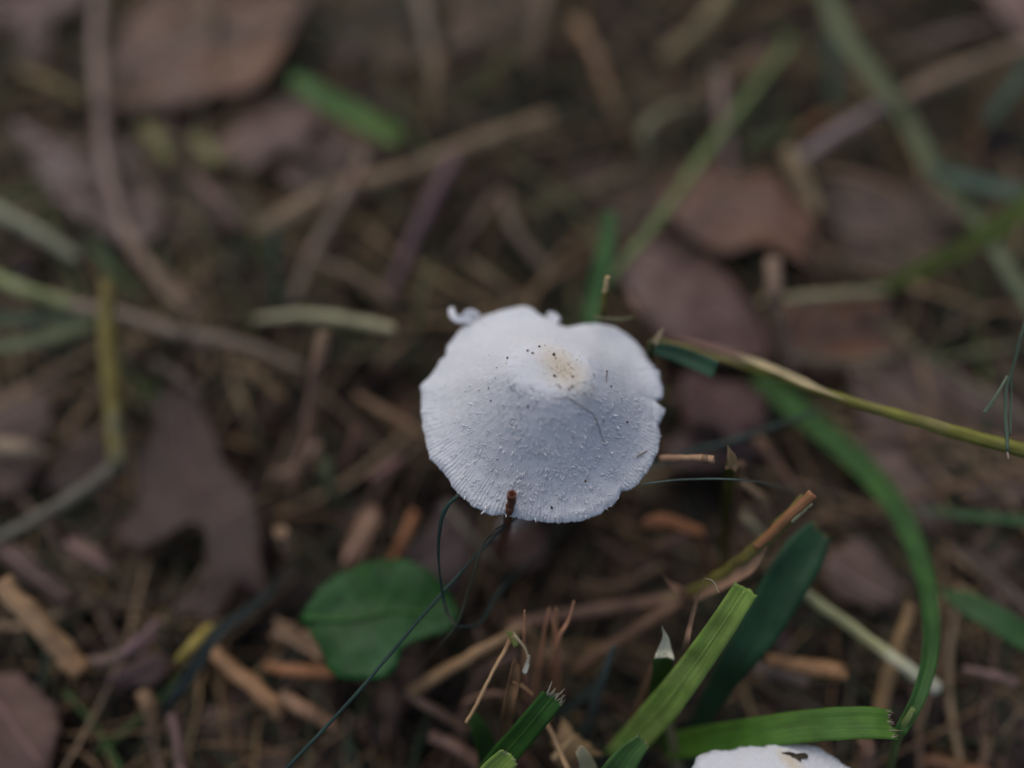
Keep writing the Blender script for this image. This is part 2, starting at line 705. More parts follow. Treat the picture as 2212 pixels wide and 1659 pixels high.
tag(ground, 'dark crumbly soil under the grass litter', None, kind='structure')

# ------------------------------------------------------------------ the litter bed nobody could count
PAL_DRY = [((126, 106, 84), 6), ((108, 90, 76), 6), ((96, 78, 70), 6), ((120, 96, 70), 4), ((74, 60, 52), 6), ((58, 47, 42), 6), ((92, 72, 72), 4),
           ((84, 80, 60), 4), ((66, 68, 48), 4), ((104, 76, 58), 2), ((44, 37, 33), 5), ((54, 66, 50), 2), ((140, 120, 98), 2)]
PAL_OLD_SHADED = [((84, 72, 60), 4), ((66, 54, 47), 6), ((52, 43, 38), 6), ((40, 34, 30), 6), ((74, 58, 50), 4), ((58, 56, 42), 3), ((100, 86, 70), 2)]  # decayed browns, kept dark so the deep gaps look shaded
PAL_GRN = [((52, 66, 44), 3), ((44, 60, 50), 3), ((62, 84, 46), 2), ((40, 50, 36), 3)]


def pick(rnd, pal):
    t = rnd.uniform(0, sum(w for _, w in pal))
    for c, w in pal:
        t -= w
        if t <= 0:
            return c
    return pal[0][0]


def place(rnd, tight):
    if rnd.random() < tight:
        return rnd.uniform(-155, 155), rnd.uniform(-70, 165)
    return rnd.uniform(-330, 330), rnd.uniform(-240, 370)


def strand_bed(name, label, count, pal, wr, lr, zr, seed, tight=0.75, sides=5, rings=7):
    rnd = random.Random(seed)
    V, Fc, Tn = [], [], []
    for k in range(count):
        x, y = place(rnd, tight)
        if rnd.random() < 0.9 * bare(x, y):
            continue
        ln = rnd.uniform(*lr) * (1 if rnd.random() < 0.8 else 1.6)
        w = rnd.uniform(*wr) * rnd.uniform(0.6, 1.0)
        a = rnd.uniform(0, 2 * math.pi)
        d = np.array((math.cos(a), math.sin(a), rnd.gauss(0, 0.10)))
        d /= np.linalg.norm(d)
        s = np.array((-d[1], d[0], rnd.gauss(0, 0.35)))
        s -= d * s.dot(d)
        s /= np.linalg.norm(s)
        u = np.cross(d, s)
        bend, bz = rnd.gauss(0, 0.12), rnd.gauss(0, 0.04)
        flat = rnd.uniform(0.2, 0.8)
        lift = rnd.uniform(*zr) * (1 - 0.75 * bare(x, y))
        c = np.array(lin(pick(rnd, pal))) * rnd.uniform(0.35, 1.15)
        c = np.clip(c, 0, 0.6)
        base = len(V)
        kink = rnd.uniform(-0.5, 0.5) if rnd.random() < 0.25 else 0
        ph = rnd.random() * 50
        for i in range(rings):
            t = i / (rings - 1) - 0.5
            off = bend * ln * (t * t * 4 - 0.4) + kink * ln * max(0, t) * 0.7
            p = np.array((x, y, 0.0)) + d * t * ln + s * off
            p[2] += ground_z(x, y) + lift + bz * ln * t * t * 2
            p[2] = max(p[2], ground_z(p[0], p[1]) + w * 0.3)
            r = w / 2 * (1 + 0.25 * noise.noise(Vector((t * 5, ph, 0)))) * (1 if 0 < i < rings - 1 else 0.8)
            tone = 1 + 0.3 * noise.noise(Vector((t * 4, ph, 7)))
            for j in range(sides):
                q = 2 * math.pi * j / sides
                V.append(p + s * math.cos(q) * r + u * math.sin(q) * r * flat)
                Tn.append(c * tone)
            if i:
                b = base + (i - 1) * sides
                for j in range(sides):
                    jj = (j + 1) % sides
                    Fc.append((b + j, b + jj, b + sides + jj, b + sides + j))
        Fc.append(tuple(base + j for j in range(sides))[::-1])
        Fc.append(tuple(base + (rings - 1) * sides + j for j in range(sides)))
    o = mesh_obj(name, V, Fc, BED, origin=(0, 0, 0), tints=Tn)
    return tag(o, label, None, kind='stuff')


def crumb_geo(rnd, x, y, z, size, tilt):
    """a crumpled torn leaf bit: centre, middle ring, torn edge"""
    V, Fc = [], []
    k = rnd.randint(9, 13)
    el = rnd.uniform(0.45, 1.0)
    a0 = rnd.uniform(0, 6.28)
    ph = rnd.random() * 99
    nx, ny = rnd.gauss(0, tilt), rnd.gauss(0, tilt)
    cu = rnd.gauss(0, 0.22)
    for layer in (0, 1):
        for ringi in (0, 1, 2):
            if ringi == 0:
                V.append((x, y, z - layer * 0.25))
                continue
            for j in range(k):
                a = 2 * math.pi * j / k
                r = size * (0.5 if ringi == 1 else 1) * (1 + 0.5 * noise.noise(Vector((math.cos(a) * 1.4, math.sin(a) * 1.4, ph))))
                lx, ly = r * math.cos(a), r * math.sin(a) * el
                px, py = lx * math.cos(a0) - ly * math.sin(a0), lx * math.sin(a0) + ly * math.cos(a0)
                pz = nx * px + ny * py + cu * ly * ly / size + size * 0.18 * noise.noise(Vector((px * 0.15, py * 0.15, ph)))
                V.append((x + px, y + py, z + pz - layer * 0.25))
    h = 1 + 2 * k
    for j in range(k):
        jj = (j + 1) % k
        Fc += [(0, 1 + j, 1 + jj), (1 + j, 1 + k + j, 1 + k + jj, 1 + jj)]
        Fc += [(h, h + 1 + jj, h + 1 + j), (h + 1 + jj, h + 1 + k + jj, h + 1 + k + j, h + 1 + j)]
        Fc.append((1 + k + jj, 1 + k + j, h + 1 + k + j, h + 1 + k + jj))
    return V, Fc


BED = tint_mat('litter_fibre', 0.75)
def fibre_bed(name, label, count, pal, wr, lr, zr, seed, tight=0.8, region=None, rings=6, alb=1.0, clump=False):
    """thousands of thin bent fibres, all at once"""
    rnd = random.Random(seed)
    g = np.random.default_rng(seed)
    pos = []
    while len(pos) < count:
        x, y = place(rnd, tight) if region is None else (rnd.uniform(*region[0]), rnd.uniform(*region[1]))
        if not clump and region is None and rnd.random() < 0.7 * bare(x, y):
            continue
        if clump and rnd.random() > (0.45 + 2.2 * noise.noise(Vector((x * 0.055, y * 0.055, seed)))) * (1 - 0.78 * bare(x, y)):
            continue
        pos.append((x, y, ground_z(x, y), bare(x, y)))
    pos = np.array(pos)
    n_ = len(pos)
    ln = g.uniform(lr[0], lr[1], n_)
    w = g.uniform(wr[0], wr[1], n_) * g.uniform(0.6, 1.0, n_)
    a = g.uniform(0, 2 * math.pi, n_)
    d = np.stack([np.cos(a), np.sin(a), g.normal(0, 0.10, n_)], 1)
    d /= np.linalg.norm(d, axis=1)[:, None]
    s = np.stack([-d[:, 1], d[:, 0], g.normal(0, 0.3, n_)], 1)
    s -= d * (s * d).sum(1)[:, None]
    s /= np.linalg.norm(s, axis=1)[:, None]
    u = np.cross(d, s)
    t = np.linspace(-0.5, 0.5, rings)
    bend = g.normal(0, 0.16, n_)
    kink = np.where(g.random(n_) < 0.4, g.normal(0, 0.5, n_), 0)
    kp = g.uniform(-0.2, 0.25, n_)
    off = bend[:, None] * ln[:, None] * (t[None] ** 2 * 4 - 0.4) + kink[:, None] * ln[:, None] * np.maximum(0, t[None] - kp[:, None])
    lift = g.uniform(zr[0], zr[1], n_) * (1 - 0.55 * pos[:, 3])
    c = np.stack([pos[:, 0], pos[:, 1], pos[:, 2] + lift], 1)
    C = c[:, None, :] + d[:, None, :] * (t[None, :, None] * ln[:, None, None]) + s[:, None, :] * off[:, :, None]
    C[:, :, 2] = np.maximum(C[:, :, 2] - 0.12 * ln[:, None] * (t[None] ** 2) * 4 * g.uniform(0, 1, n_)[:, None], pos[:, 2][:, None] - 0.5)
    taper = np.interp(t, [-0.5, -0.3, 0.3, 0.5], [0.8, 1, 0.9, 0.45])
    fl = g.uniform(0.25, 0.9, n_)
    V = np.empty((n_, rings, 4, 3))
    for j, (cs, sn) in enumerate(((1, 0), (0, 1), (-1, 0), (0, -1))):
        r = (w / 2)[:, None] * taper[None]
        V[:, :, j] = C + s[:, None, :] * (cs * r)[:, :, None] + u[:, None, :] * (sn * r * fl[:, None])[:, :, None]
    cols = np.array([lin(pick(rnd, pal)) for _ in range(n_)]) * alb * g.uniform(0.7, 1.25, n_)[:, None]
    T = np.repeat(np.clip(cols, 0, 0.6), rings * 4, axis=0)
    q = np.arange(rings - 1)[:, None] * 4 + np.arange(4)[None]
    q2 = np.arange(rings - 1)[:, None] * 4 + (np.arange(4)[None] + 1) % 4
    F1 = np.stack([q, q2, q2 + 4, q + 4], -1).reshape(-1, 4)
    F1 = np.concatenate([F1, [[3, 2, 1, 0], [rings * 4 - 4, rings * 4 - 3, rings * 4 - 2, rings * 4 - 1]]])
    Fc = (F1[None] + (np.arange(n_) * rings * 4)[:, None, None]).reshape(-1, 4)
    o = mesh_obj(name, V.reshape(-1, 3), Fc.tolist(), BED, origin=(0, 0, 0), tints=T)
    return tag(o, label, None, kind='stuff')


PAL_FINE = [((156, 132, 102), 6), ((130, 106, 84), 6), ((98, 80, 70), 6), ((78, 62, 56), 6), ((112, 84, 64), 3), ((60, 50, 46), 7), ((84, 84, 66), 5), ((62, 72, 54), 5), ((140, 130, 112), 2), ((48, 58, 52), 5)]
fibre_bed('rotting_grass_litter', 'matted bed of rotting grass over the soil, darkened for gap shade', 6000, PAL_OLD_SHADED, (0.4, 1.4), (10, 40), (0, 5.0), 11, alb=0.24)  # low alb paints the shade of deep gaps into the rotted bed
fibre_bed('fine_grass_litter', 'tangled fine dry grass clippings over the matted litter', 9500, PAL_FINE, (0.22, 0.72), (14, 48), (1.0, 9.5), 21, alb=1.15, clump=True)
fibre_bed('far_grass_litter', 'thin dry and green grass lying over the far leaves', 900, PAL_FINE[:5] + PAL_FINE[6:] + PAL_GRN + [((104, 116, 76), 5), ((120, 124, 92), 4)], (0.35, 1.1), (30, 80), (6, 14), 22, region=((-170, 170), (38, 175)))

strand_bed('straw_litter', 'broad brown straws strewn through the ground litter', 420, PAL_DRY, (0.6, 1.4), (26, 70), (1.0, 7.5), 12)
strand_bed('green_grass_litter', 'thin dull green grass shreds mixed into the litter', 600, PAL_GRN, (0.7, 2.2), (12, 40), (0.5, 8.0), 13)
rnd = random.Random(31)
V, Fc, Tn = [], [], []
PAL_LEAF = [((96, 80, 78), 5), ((80, 66, 64), 5), ((64, 52, 52), 5), ((108, 92, 88), 3), ((86, 62, 50), 3), ((74, 58, 66), 3), ((50, 42, 40), 4)]
for k in range(900):
    x, y = place(rnd, 0.7)
    if rnd.random() < 0.85 * bare(x, y):
        continue
    far = max(0, min(1, (y + 10) / 90))
    v, f = crumb_geo(rnd, x, y, ground_z(x, y) + rnd.uniform(1.0, 5.5) * (1 - 0.7 * bare(x, y)), rnd.uniform(3, 9) * (0.8 + 0.6 * far), 0.22)
    off = len(V)
    V += v
    Fc += [tuple(q + off for q in g) for g in f]
    c = np.clip(np.array(lin(pick(rnd, PAL_LEAF))) * LEAF_ALB * rnd.uniform(0.3, 0.9), 0, 0.6)
    Tn += [c] * len(v)
tag(mesh_obj('leaf_litter', V, Fc, BED, origin=(0, 0, 0), tints=Tn), 'crumbled brown leaf bits scattered through the ground litter', None, kind='stuff')


rnd = random.Random(41)
V, Fc, Tn = [], [], []
ICO = [(0, 0, 1), (0.9, 0, 0.3), (0.28, 0.85, 0.3), (-0.72, 0.53, 0.3), (-0.72, -0.53, 0.3), (0.28, -0.85, 0.3), (0, 0, -0.7)]
ICF = [(0, 1, 2), (0, 2, 3), (0, 3, 4), (0, 4, 5), (0, 5, 1), (6, 2, 1), (6, 3, 2), (6, 4, 3), (6, 5, 4), (6, 1, 5)]
for k in range(4500):
    x, y = place(rnd, 0.8)
    r = rnd.uniform(0.25, 1.0) * (1.6 if rnd.random() < 0.1 else 1)
    z = ground_z(x, y) + rnd.uniform(0, 4.5)
    off = len(V)
    c = np.array(lin(pick(rnd, PAL_OLD_SHADED + PAL_LEAF))) * rnd.uniform(0.3, 1.0)
    for q in ICO:
        V.append((x + q[0] * r * rnd.uniform(.6, 1.4), y + q[1] * r * rnd.uniform(.6, 1.4), z + q[2] * r * rnd.uniform(.4, 1)))
        Tn.append(c)
    Fc += [tuple(off + q for q in f) for f in ICF]
tag(mesh_obj('soil_crumbs', V, Fc, BED, origin=(0, 0, 0), tints=Tn, smooth=False), 'brown soil and leaf crumbs sifted through the litter', None, kind='stuff')


# ------------------------------------------------------------------ mushrooms
def cap_mat():
    m, nt, bs, out = base_mat('mushroom_cap')
    at = N(nt, 'ShaderNodeAttribute', attribute_name='tint')
    tc = N(nt, 'ShaderNodeTexCoord')
    mp = N(nt, 'ShaderNodeMapping')
    mp.inputs['Scale'].default_value = (150, 7, 1)
    nt.links.new(tc.outputs['UV'], mp.inputs['Vector'])
    n1 = N(nt, 'ShaderNodeTexNoise')
    n1.inputs['Scale'].default_value = 1.0
    n1.inputs['Detail'].default_value = 4
    n1.inputs['Distortion'].default_value = 0.6
    nt.links.new(mp.outputs['Vector'], n1.inputs['Vector'])
    n2 = N(nt, 'ShaderNodeTexNoise')
    n2.inputs['Scale'].default_value = 1500
    n2.inputs['Detail'].default_value = 6
    n2.inputs['Roughness'].default_value = 0.65
    nt.links.new(tc.outputs['Object'], n2.inputs['Vector'])
    ad = N(nt, 'ShaderNodeMath', operation='ADD')
    nt.links.new(n1.outputs['Fac'], ad.inputs[0])
    nt.links.new(n2.outputs['Fac'], ad.inputs[1])
    bp = N(nt, 'ShaderNodeBump')
    bp.inputs['Strength'].default_value = 0.28
    bp.inputs['Distance'].default_value = 0.00022
    nt.links.new(ad.outputs[0], bp.inputs['Height'])
    nt.links.new(bp.outputs['Normal'], bs.inputs['Normal'])
    base = mul_ramp(nt, n2.outputs['Fac'], at.outputs['Color'], 0.94, 1.04)
    nt.links.new(base, bs.inputs['Base Color'])
    bs.inputs['Roughness'].default_value = 0.75
    bs.inputs['Specular IOR Level'].default_value = 0.25
    bs.inputs['Subsurface Weight'].default_value = 0.25
    bs.inputs['Subsurface Radius'].default_value = (1.0, 0.8, 0.65)
    bs.inputs['Subsurface Scale'].default_value = 0.0012
    return m


CAPM = cap_mat()
WHITE = (0.73, 0.735, 0.755)
flesh_m, nt, bs, out = base_mat('mushroom_flesh')
bs.inputs['Base Color'].default_value = (0.74, 0.73, 0.70, 1)
bs.inputs['Roughness'].default_value = 0.7


def radial(outline, cx, cy, NA, zfun):
    """radius of an outline round the axis for NA directions"""
    A, Rr = [], []
    for (u, v) in outline:
        p = P(u, v, zfun(0))
        for _ in range(4):
            p = P(u, v, zfun(math.atan2(p.y - cy, p.x - cx)))
        A.append(math.atan2(p.y - cy, p.x - cx))
        Rr.append(math.hypot(p.x - cx, p.y - cy))
    o = np.argsort(A)
    A, Rr = np.array(A)[o], np.array(Rr)[o]
    A = np.concatenate([A - 2 * math.pi, A, A + 2 * math.pi])
    Rr = np.concatenate([Rr] * 3)
    return np.interp(np.linspace(-math.pi, math.pi, NA, endpoint=False), A, Rr)


def mushroom(label, rim_px, rim_z, umbo_px, umbo_z, axis_px, foot, ribs=190, NA=1140, seed=1, cream=None, cream_r=3.0, power=1.75):
    c0 = P(axis_px[0], axis_px[1], umbo_z)
    cx, cy = c0.x, c0.y

    def wave(a):
        return rim_z + 0.55 * noise.noise(Vector((math.cos(a) * 1.2, math.sin(a) * 1.2, seed))) + 0.2 * math.sin(5 * a + seed)

    rim = radial(rim_px, cx, cy, NA, wave)
    umb = radial(umbo_px, cx, cy, NA, lambda a: umbo_z - 0.5)
    ang = np.linspace(-math.pi, math.pi, NA, endpoint=False)

    def soft(r, frac):
        f = np.fft.rfft(r)
        k = np.arange(len(f))
        return np.fft.irfft(f * np.exp(-(k / frac) ** 2), NA)

    rim_soft, umb = soft(rim, 4.0), soft(umb, 9.0)
    root = bpy.data.objects.new('mushroom', None)
    COL.objects.link(root)
    root.empty_display_size = 0.01
    root.location = Vector(foot) * MM
    root['_o'] = tuple(foot)
    tag(root, label, 'mushroom', 'white umbrella mushrooms in the litter')
    plat = [0.0, 0.25, 0.5, 0.7, 0.85, 1.0]
    outer = list(np.linspace(0, 1, 100)[1:])
    V, UV, Tn = [], [], []
    H = umbo_z
    rows = len(plat) + len(outer)
    cr = P(cream[0], cream[1], umbo_z) if cream else None

    def tint(x, y, w):
        c = np.array(WHITE)
        if cr is not None:
            dx, dy = x - cr.x, y - cr.y
            d = math.hypot((dx * 0.8 + dy * 0.6) / 0.62, (dy * 0.8 - dx * 0.6) / 1.25)
            d += 0.9 * noise.noise(Vector((x * 0.5, y * 0.5, 3)))
            k = 0.85 * max(0, min(1, 1.35 - d / cream_r))
            c = c * (1 - k) + np.array((0.70, 0.60, 0.44)) * k
        return c

    def top_z(a, t, ru, rr):
        """t < 0 on the flat crown, else from its shoulder to the margin"""
        zr = wave(a)
        if t <= 0:
            q = 1 + t
            return umbo_z - 0.4 * q ** 4 - 0.22 * math.exp(-((q) / 0.5) ** 2)
        te = (math.sqrt(t * t + 0.0036) - 0.06) / (math.sqrt(1.0036) - 0.06)
        hh = (1 - te) ** (power - 0.15) * 0.7 + 0.3 * (0.5 + 0.5 * math.cos(math.pi * te))
        z = zr + (umbo_z - 0.45 - zr) * hh
        if t > 0.92:
            z -= 0.55 * ((t - 0.92) / 0.08) ** 2
        return z

    for layer in (0, 1):
        for i in range(rows):
            t = plat[i] - 1 if i < len(plat) else outer[i - len(plat)]
            for j, a in enumerate(ang):
                ru, rr = umb[j], rim[j]
                if t > 0:
                    k = min(1, max(0, (t - 0.55) / 0.45)) ** 2
                    rr = rim_soft[j] * (1 - k) + rr * k
                r = ru * (1 + t) if t <= 0 else ru + (rr - ru) * t
                if t > 0.96:
                    r += (0.10 * noise.noise(Vector((a * 40, seed, 0))) + 0.22 * noise.noise(Vector((a * 11, seed, 4)))) * (t - 0.96) / 0.04
                z = top_z(a, t, ru, rr)
                x, y = cx + r * math.cos(a), cy + r * math.sin(a)
                if layer == 0:
                    z += 0.22 * noise.noise(Vector((x * 0.35, y * 0.35, seed))) + 0.07 * noise.noise(Vector((x * 1.3, y * 1.3, seed + 5)))
                    z += 0.035 * noise.noise(Vector((x * 3.5, y * 3.5, seed + 8)))
                    if t > 0.6:
                        k = min(1, (t - 0.6) / 0.35) ** 1.3
                        wob = 0.9 * noise.noise(Vector((a * 7, t * 2, seed + 2)))
                        z += 0.11 * k * math.sin(a * ribs + wob * 6) * (0.6 + 0.9 * noise.noise(Vector((a * 9, t * 3, seed))))
                else:
                    tt = max(0, t)
                    z -= 0.28 + 1.9 * (1 - tt) ** 1.2
                V.append((x, y, z))
                UV.append((j / NA, r / 15.0))
                Tn.append(tint(x, y, t))
    Fc = []
    o2 = rows * NA
    for i in range(rows - 1):
        for j in range(NA):
            k = (j + 1) % NA
            if i == 0:
                continue
            Fc.append((i * NA + j, (i + 1) * NA + j, (i + 1) * NA + k, i * NA + k))
            Fc.append((o2 + i * NA + j, o2 + i * NA + k, o2 + (i + 1) * NA + k, o2 + (i + 1) * NA + j))
    for base, flip in ((0, False), (o2, True)):
        V.append((cx, cy, V[base][2]))
        UV.append((0.5, 0))
        Tn.append(tint(cx, cy, 0))
        q = len(V) - 1
        for j in range(NA):
            f = (q, base + NA + j, base + NA + (j + 1) % NA)
            Fc.append(f[::-1] if flip else f)
    for j in range(NA):
        k = (j + 1) % NA
        a, b = (rows - 1) * NA + j, (rows - 1) * NA + k
        Fc.append((a, a + o2, b + o2, b))
    cap = mesh_obj('cap', V, Fc, CAPM, parent=root, uvs=UV, tints=Tn)
    bvh = BVHTree.FromPolygons([Vector(p) for p in V], Fc[:2 * (rows - 2) * NA:2] + Fc[2 * (rows - 2) * NA:2 * (rows - 2) * NA + NA])
    # gills
    GV, GF = [], []
    for g in range(90):
        j = int(g / 90 * NA)
        a = ang[j]
        b = len(GV)
        for t in (0.12, 0.4, 0.7, 0.97):
            r = umb[j] + (rim[j] - umb[j]) * t if t > 0.12 else 2.4
            zt = top_z(a, t, umb[j], rim[j]) - 0.25 - 1.9 * (1 - t) ** 1.2
            dp = 2.2 * (1 - t) ** 0.5 * min(1, t * 5)
            for sgn in (-1, 1):
                ox, oy = -math.sin(a) * 0.07 * sgn, math.cos(a) * 0.07 * sgn
                GV.append((cx + r * math.cos(a) + ox, cy + r * math.sin(a) + oy, zt))
                GV.append((cx + r * math.cos(a) + ox, cy + r * math.sin(a) + oy, zt - dp - 0.1))
        for i in range(3):
            q = b + i * 4
            GF += [(q, q + 1, q + 5, q + 4), (q + 2, q + 6, q + 7, q + 3), (q + 1, q + 3, q + 7, q + 5)]
    go = mesh_obj('gills', GV, GF, flesh_m, parent=root, smooth=False)
    go['kind'] = 'stuff'
    # stem
    top = np.array((cx, cy, umbo_z - 2.0))
    f0 = np.array(foot, float)
    cc = catmull([f0, f0 + (0.15, 0.1, 7), f0 * 0.5 + top * 0.5 + (0.5, 0.3, 0), top], 30)
    rr = np.interp(np.linspace(0, 1, 30), [0, 0.1, 0.2, 0.6, 1], [3.0, 3.1, 2.2, 1.75, 1.6])
    v, f, u = tube_geo(cc, rr, sides=24, hollow=(False, False), rough=0.08, seed=seed)
    mesh_obj('stem', v, f, flesh_m, parent=root, uvs=u)
    return root, cap, bvh, (cx, cy, rim, umb, ang)


def Zm(x, y):
    return 849.0 + x * 0.3473, 606.4 + y * 0.3473


RIM = [(168, 645), (215, 590), (255, 545), (285, 490), (325, 465), (330, 410), (345, 375), (390, 325), (420, 285), (455, 255), (505, 225), (560, 205), (620, 190), (700, 165),
       (770, 148), (820, 143), (860, 155), (895, 185), (940, 215), (1000, 240), (1035, 268), (1085, 284), (1140, 270), (1200, 258), (1270, 250), (1340, 260), (1400, 285),
       (1450, 315), (1500, 355), (1550, 405), (1585, 455), (1612, 512), (1622, 540), (1640, 512), (1655, 545), (1665, 600), (1685, 660), (1683, 715), (1640, 740), (1692, 790),
       (1675, 860), (1652, 890), (1665, 950), (1655, 1020), (1640, 1090), (1600, 1150), (1560, 1210), (1520, 1260), (1480, 1290), (1425, 1300), (1412, 1332), (1380, 1375),
       (1340, 1405), (1300, 1430), (1250, 1460), (1180, 1480), (1100, 1490), (1050, 1496), (1030, 1510), (1010, 1494), (960, 1492), (880, 1480), (800, 1470), (740, 1458),
       (690, 1440), (620, 1450), (570, 1435), (500, 1390), (440, 1345), (395, 1310), (365, 1270), (350, 1230), (300, 1170), (265, 1130), (225, 1095), (215, 1040), (195, 970),
       (185, 890), (170, 800), (172, 720)]
UMB = [(725, 570), (750, 490), (820, 438), (920, 428), (1050, 448), (1150, 470), (1205, 525), (1222, 600), (1215, 670), (1130, 700), (1000, 722), (900, 712), (845, 685), (770, 640)]
main, cap, CBVH, (MX, MY, MRIM, MUMB, MANG) = mushroom(
    'large white mushroom with cream centred fluffy cap standing alone in the dark litter',
    [Zm(*p) for p in RIM], 44.0, [Zm(*p) for p in UMB], 55.0, Zm(985, 575), (0.8, -1.0, -11.0), cream=Zm(1060, 545), cream_r=3.3)


def on_cap(u, v):
    h = CBVH.ray_cast(CAM, ray(u, v).normalized())
    return h[0], h[1]


# loose white scales on the cap skin
rnd = random.Random(5)
SV, SF = [], []
count = 0
while count < 3300:
    x, y = rnd.uniform(200, 1660), rnd.uniform(400, 1480)
    if count < 260:
        k = rnd.uniform(0.15, 3.0)
        x, y = 980 + 255 * math.cos(k) + rnd.gauss(0, 14), 600 + 125 * math.sin(k) + rnd.gauss(0, 16)
    front = 9 if count < 260 else max(0.0, min(1.0, (y - 560) / 350)) * (0.3 + 0.7 * max(0, min(1, (x - 350) / 550)))
    if rnd.random() > front * max(0.0, 0.6 + 1.3 * noise.noise(Vector((x * 0.012, y * 0.012, 2)))):
        continue
    h, nn = on_cap(*Zm(x, y))
    if h is None or nn.z < 0.1:
        continue
    count += 1
    out_d = Vector((h.x - MX, h.y - MY, 0)).normalized()
    a = rnd.gauss(0, 0.9)
    d = (Matrix.Rotation(a, 3, 'Z') @ out_d + Vector((0, 0, rnd.uniform(-0.75, 0.0)))).normalized()
    nn = (nn * 0.7 + Vector((0, 0, 0.3))).normalized()
    s = nn.cross(d).normalized()
    big = rnd.random() < 0.14
    L = rnd.uniform(0.35, 0.7) if big else rnd.uniform(0.12, 0.36)
    h = h - d * 0.3 * L
    w = L * rnd.uniform(0.15, 0.55)
    lift = L * rnd.uniform(0.1, 0.45)
    b = len(SV)
    prof = [(0, -0.8, 0), (0, 0.8, 0), (0.35, -1 * rnd.uniform(.6, 1.1), 0.35), (0.35, rnd.uniform(.6, 1.1), 0.3), (0.75, -rnd.uniform(0, .8), 0.8), (0.8, rnd.uniform(0, .7), 0.7), (1.0, rnd.uniform(-.5, .5), 1.0)]
    for th in (0.03, -0.02):
        for (q, ss, zz) in prof:
            SV.append(h + d * q * L + s * ss * w * 0.5 + nn * (zz * lift + th))
    for o3, fl in ((0, 0), (7, 1)):
        for f in ((0, 2, 3, 1), (2, 4, 5, 3), (4, 6, 5)):
            f = tuple(b + o3 + q for q in f)
            SF.append(f[::-1] if fl else f)
    for p, q in ((0, 2), (2, 4), (4, 6), (6, 5), (5, 3), (3, 1)):
        SF.append((b + q, b + p, b + 7 + p, b + 7 + q))
scale_m, nt, bs, out = base_mat('cap_scale')
bs.inputs['Base Color'].default_value = (0.78, 0.785, 0.80, 1)
bs.inputs['Roughness'].default_value = 0.8
so = mesh_obj('cap_scales', SV, SF, scale_m, parent=cap.parent)
so['kind'] = 'stuff'

# the curled shred torn from the margin
C = [P(*Zm(x, y), z) for x, y, z in ((362, 172, 44.6), (372, 215, 44.8), (410, 242, 44.7), (450, 232, 44.5), (480, 225, 44.2), (500, 245, 43.8))]
C = catmull([tuple(c) for c in C], 18)
v, f, u, _ = blade_geo(C, np.interp(np.linspace(0, 1, 18), [0, .25, .5, .65, 1], [0.7, 1.0, 1.0, 2.0, 2.6]), fold=0.4, thick=0.3, seed=4, rag=0.2)
mesh_obj('torn_shred', v, f, scale_m, parent=main)
C = [P(*Zm(x, y), z) for x, y, z in ((960, 212, 43.6), (1000, 220, 43.7), (1028, 255, 43.6))]
v, f, u, _ = blade_geo(catmull([tuple(c) for c in C], 10), np.full(10, 1.0), fold=0.4, thick=0.3, seed=6, rag=0.3)
mesh_obj('torn_shred', v, f, scale_m, parent=main)

# soil grains on the cap
BIG = [(837, 437, 9), (868, 451, 7), (910, 410, 7), (1000, 461, 12), (1012, 482, 6), (713, 482, 8), (1005, 592, 11), (1117, 597, 9), (1115, 657, 8), (1098, 672, 8), (1240, 697, 7), (1245, 585, 6),
       (610, 747, 6), (838, 780, 7), (536, 684, 5), (595, 668, 5), (637, 607, 5), (713, 622, 5), (705, 514, 5), (648, 541, 5), (740, 895, 5), (790, 843, 4), (1118, 972, 6),
       (988, 1409, 10), (1195, 1245, 8), (1455, 880, 8), (1308, 873, 6), (990, 873, 4), (650, 1110, 6), (1355, 657, 5), (600, 466, 4), (1068, 470, 4), (1160, 470, 4), (1326, 565, 5),
       (1190, 703, 5), (945, 402, 4), (425, 523, 4), (325, 652, 4), (1040, 665, 7), (1030, 650, 6)]
rnd = random.Random(8)
for _ in range(70):
    BIG.append((rnd.gauss(1070, 55), rnd.gauss(545, 60), rnd.uniform(1.5, 4)))
for _ in range(25):
    BIG.append((rnd.gauss(900, 230), rnd.gauss(750, 180), rnd.uniform(1.2, 3)))
V, Fc, Tn = [], [], []
for (x, y, s) in BIG:
    h, nn = on_cap(*Zm(x, y))
    if h is None:
        continue
    r = s * 0.0105 * 1.75
    b = len(V)
    bm = bmesh.new()
    bmesh.ops.create_icosphere(bm, subdivisions=1, radius=r)
    st = Vector((rnd.uniform(.7, 1.4), rnd.uniform(.7, 1.4), rnd.uniform(.5, .9)))
    c = rnd.choice([(0.035, 0.025, 0.02), (0.06, 0.04, 0.028), (0.16, 0.09, 0.05)] if s > 4 else [(0.22, 0.12, 0.06), (0.1, 0.06, 0.035), (0.3, 0.2, 0.1)])
    for q in bm.verts:
        k = 1 + 0.5 * noise.noise(q.co * 9 / r * 0.1 + Vector((x, y, 0)))
        V.append(h + nn * r * 0.3 + Vector((q.co.x * st.x, q.co.y * st.y, q.co.z * st.z)) * k)
        Tn.append(c)
    Fc += [tuple(b + q.index for q in f.verts) for f in bm.faces]
    bm.free()
tag(mesh_obj('soil_grains', V, Fc, tint_mat('soil_grain', 0.9), tints=Tn, smooth=False), 'tiny brown soil grains dusted over the white cap', None, kind='stuff')


def cap_fibre(label, pts, r, col, name='plant_fibre'):
    C = []
    for (x, y) in pts:
        h, nn = on_cap(*Zm(x, y))
        C.append(tuple(h + nn * 0.16))
    C = catmull(C, 40)
    v, f, u = tube_geo(C, [r * (0.45 + 0.9 * abs(noise.noise(Vector((i * 0.23, 3, 1))))) for i in range(40)], sides=6, hollow=(False, False), seed=3)
    tag(mesh_obj(name, v, f, fibre_mat(col), uvs=u), label, 'fibre')


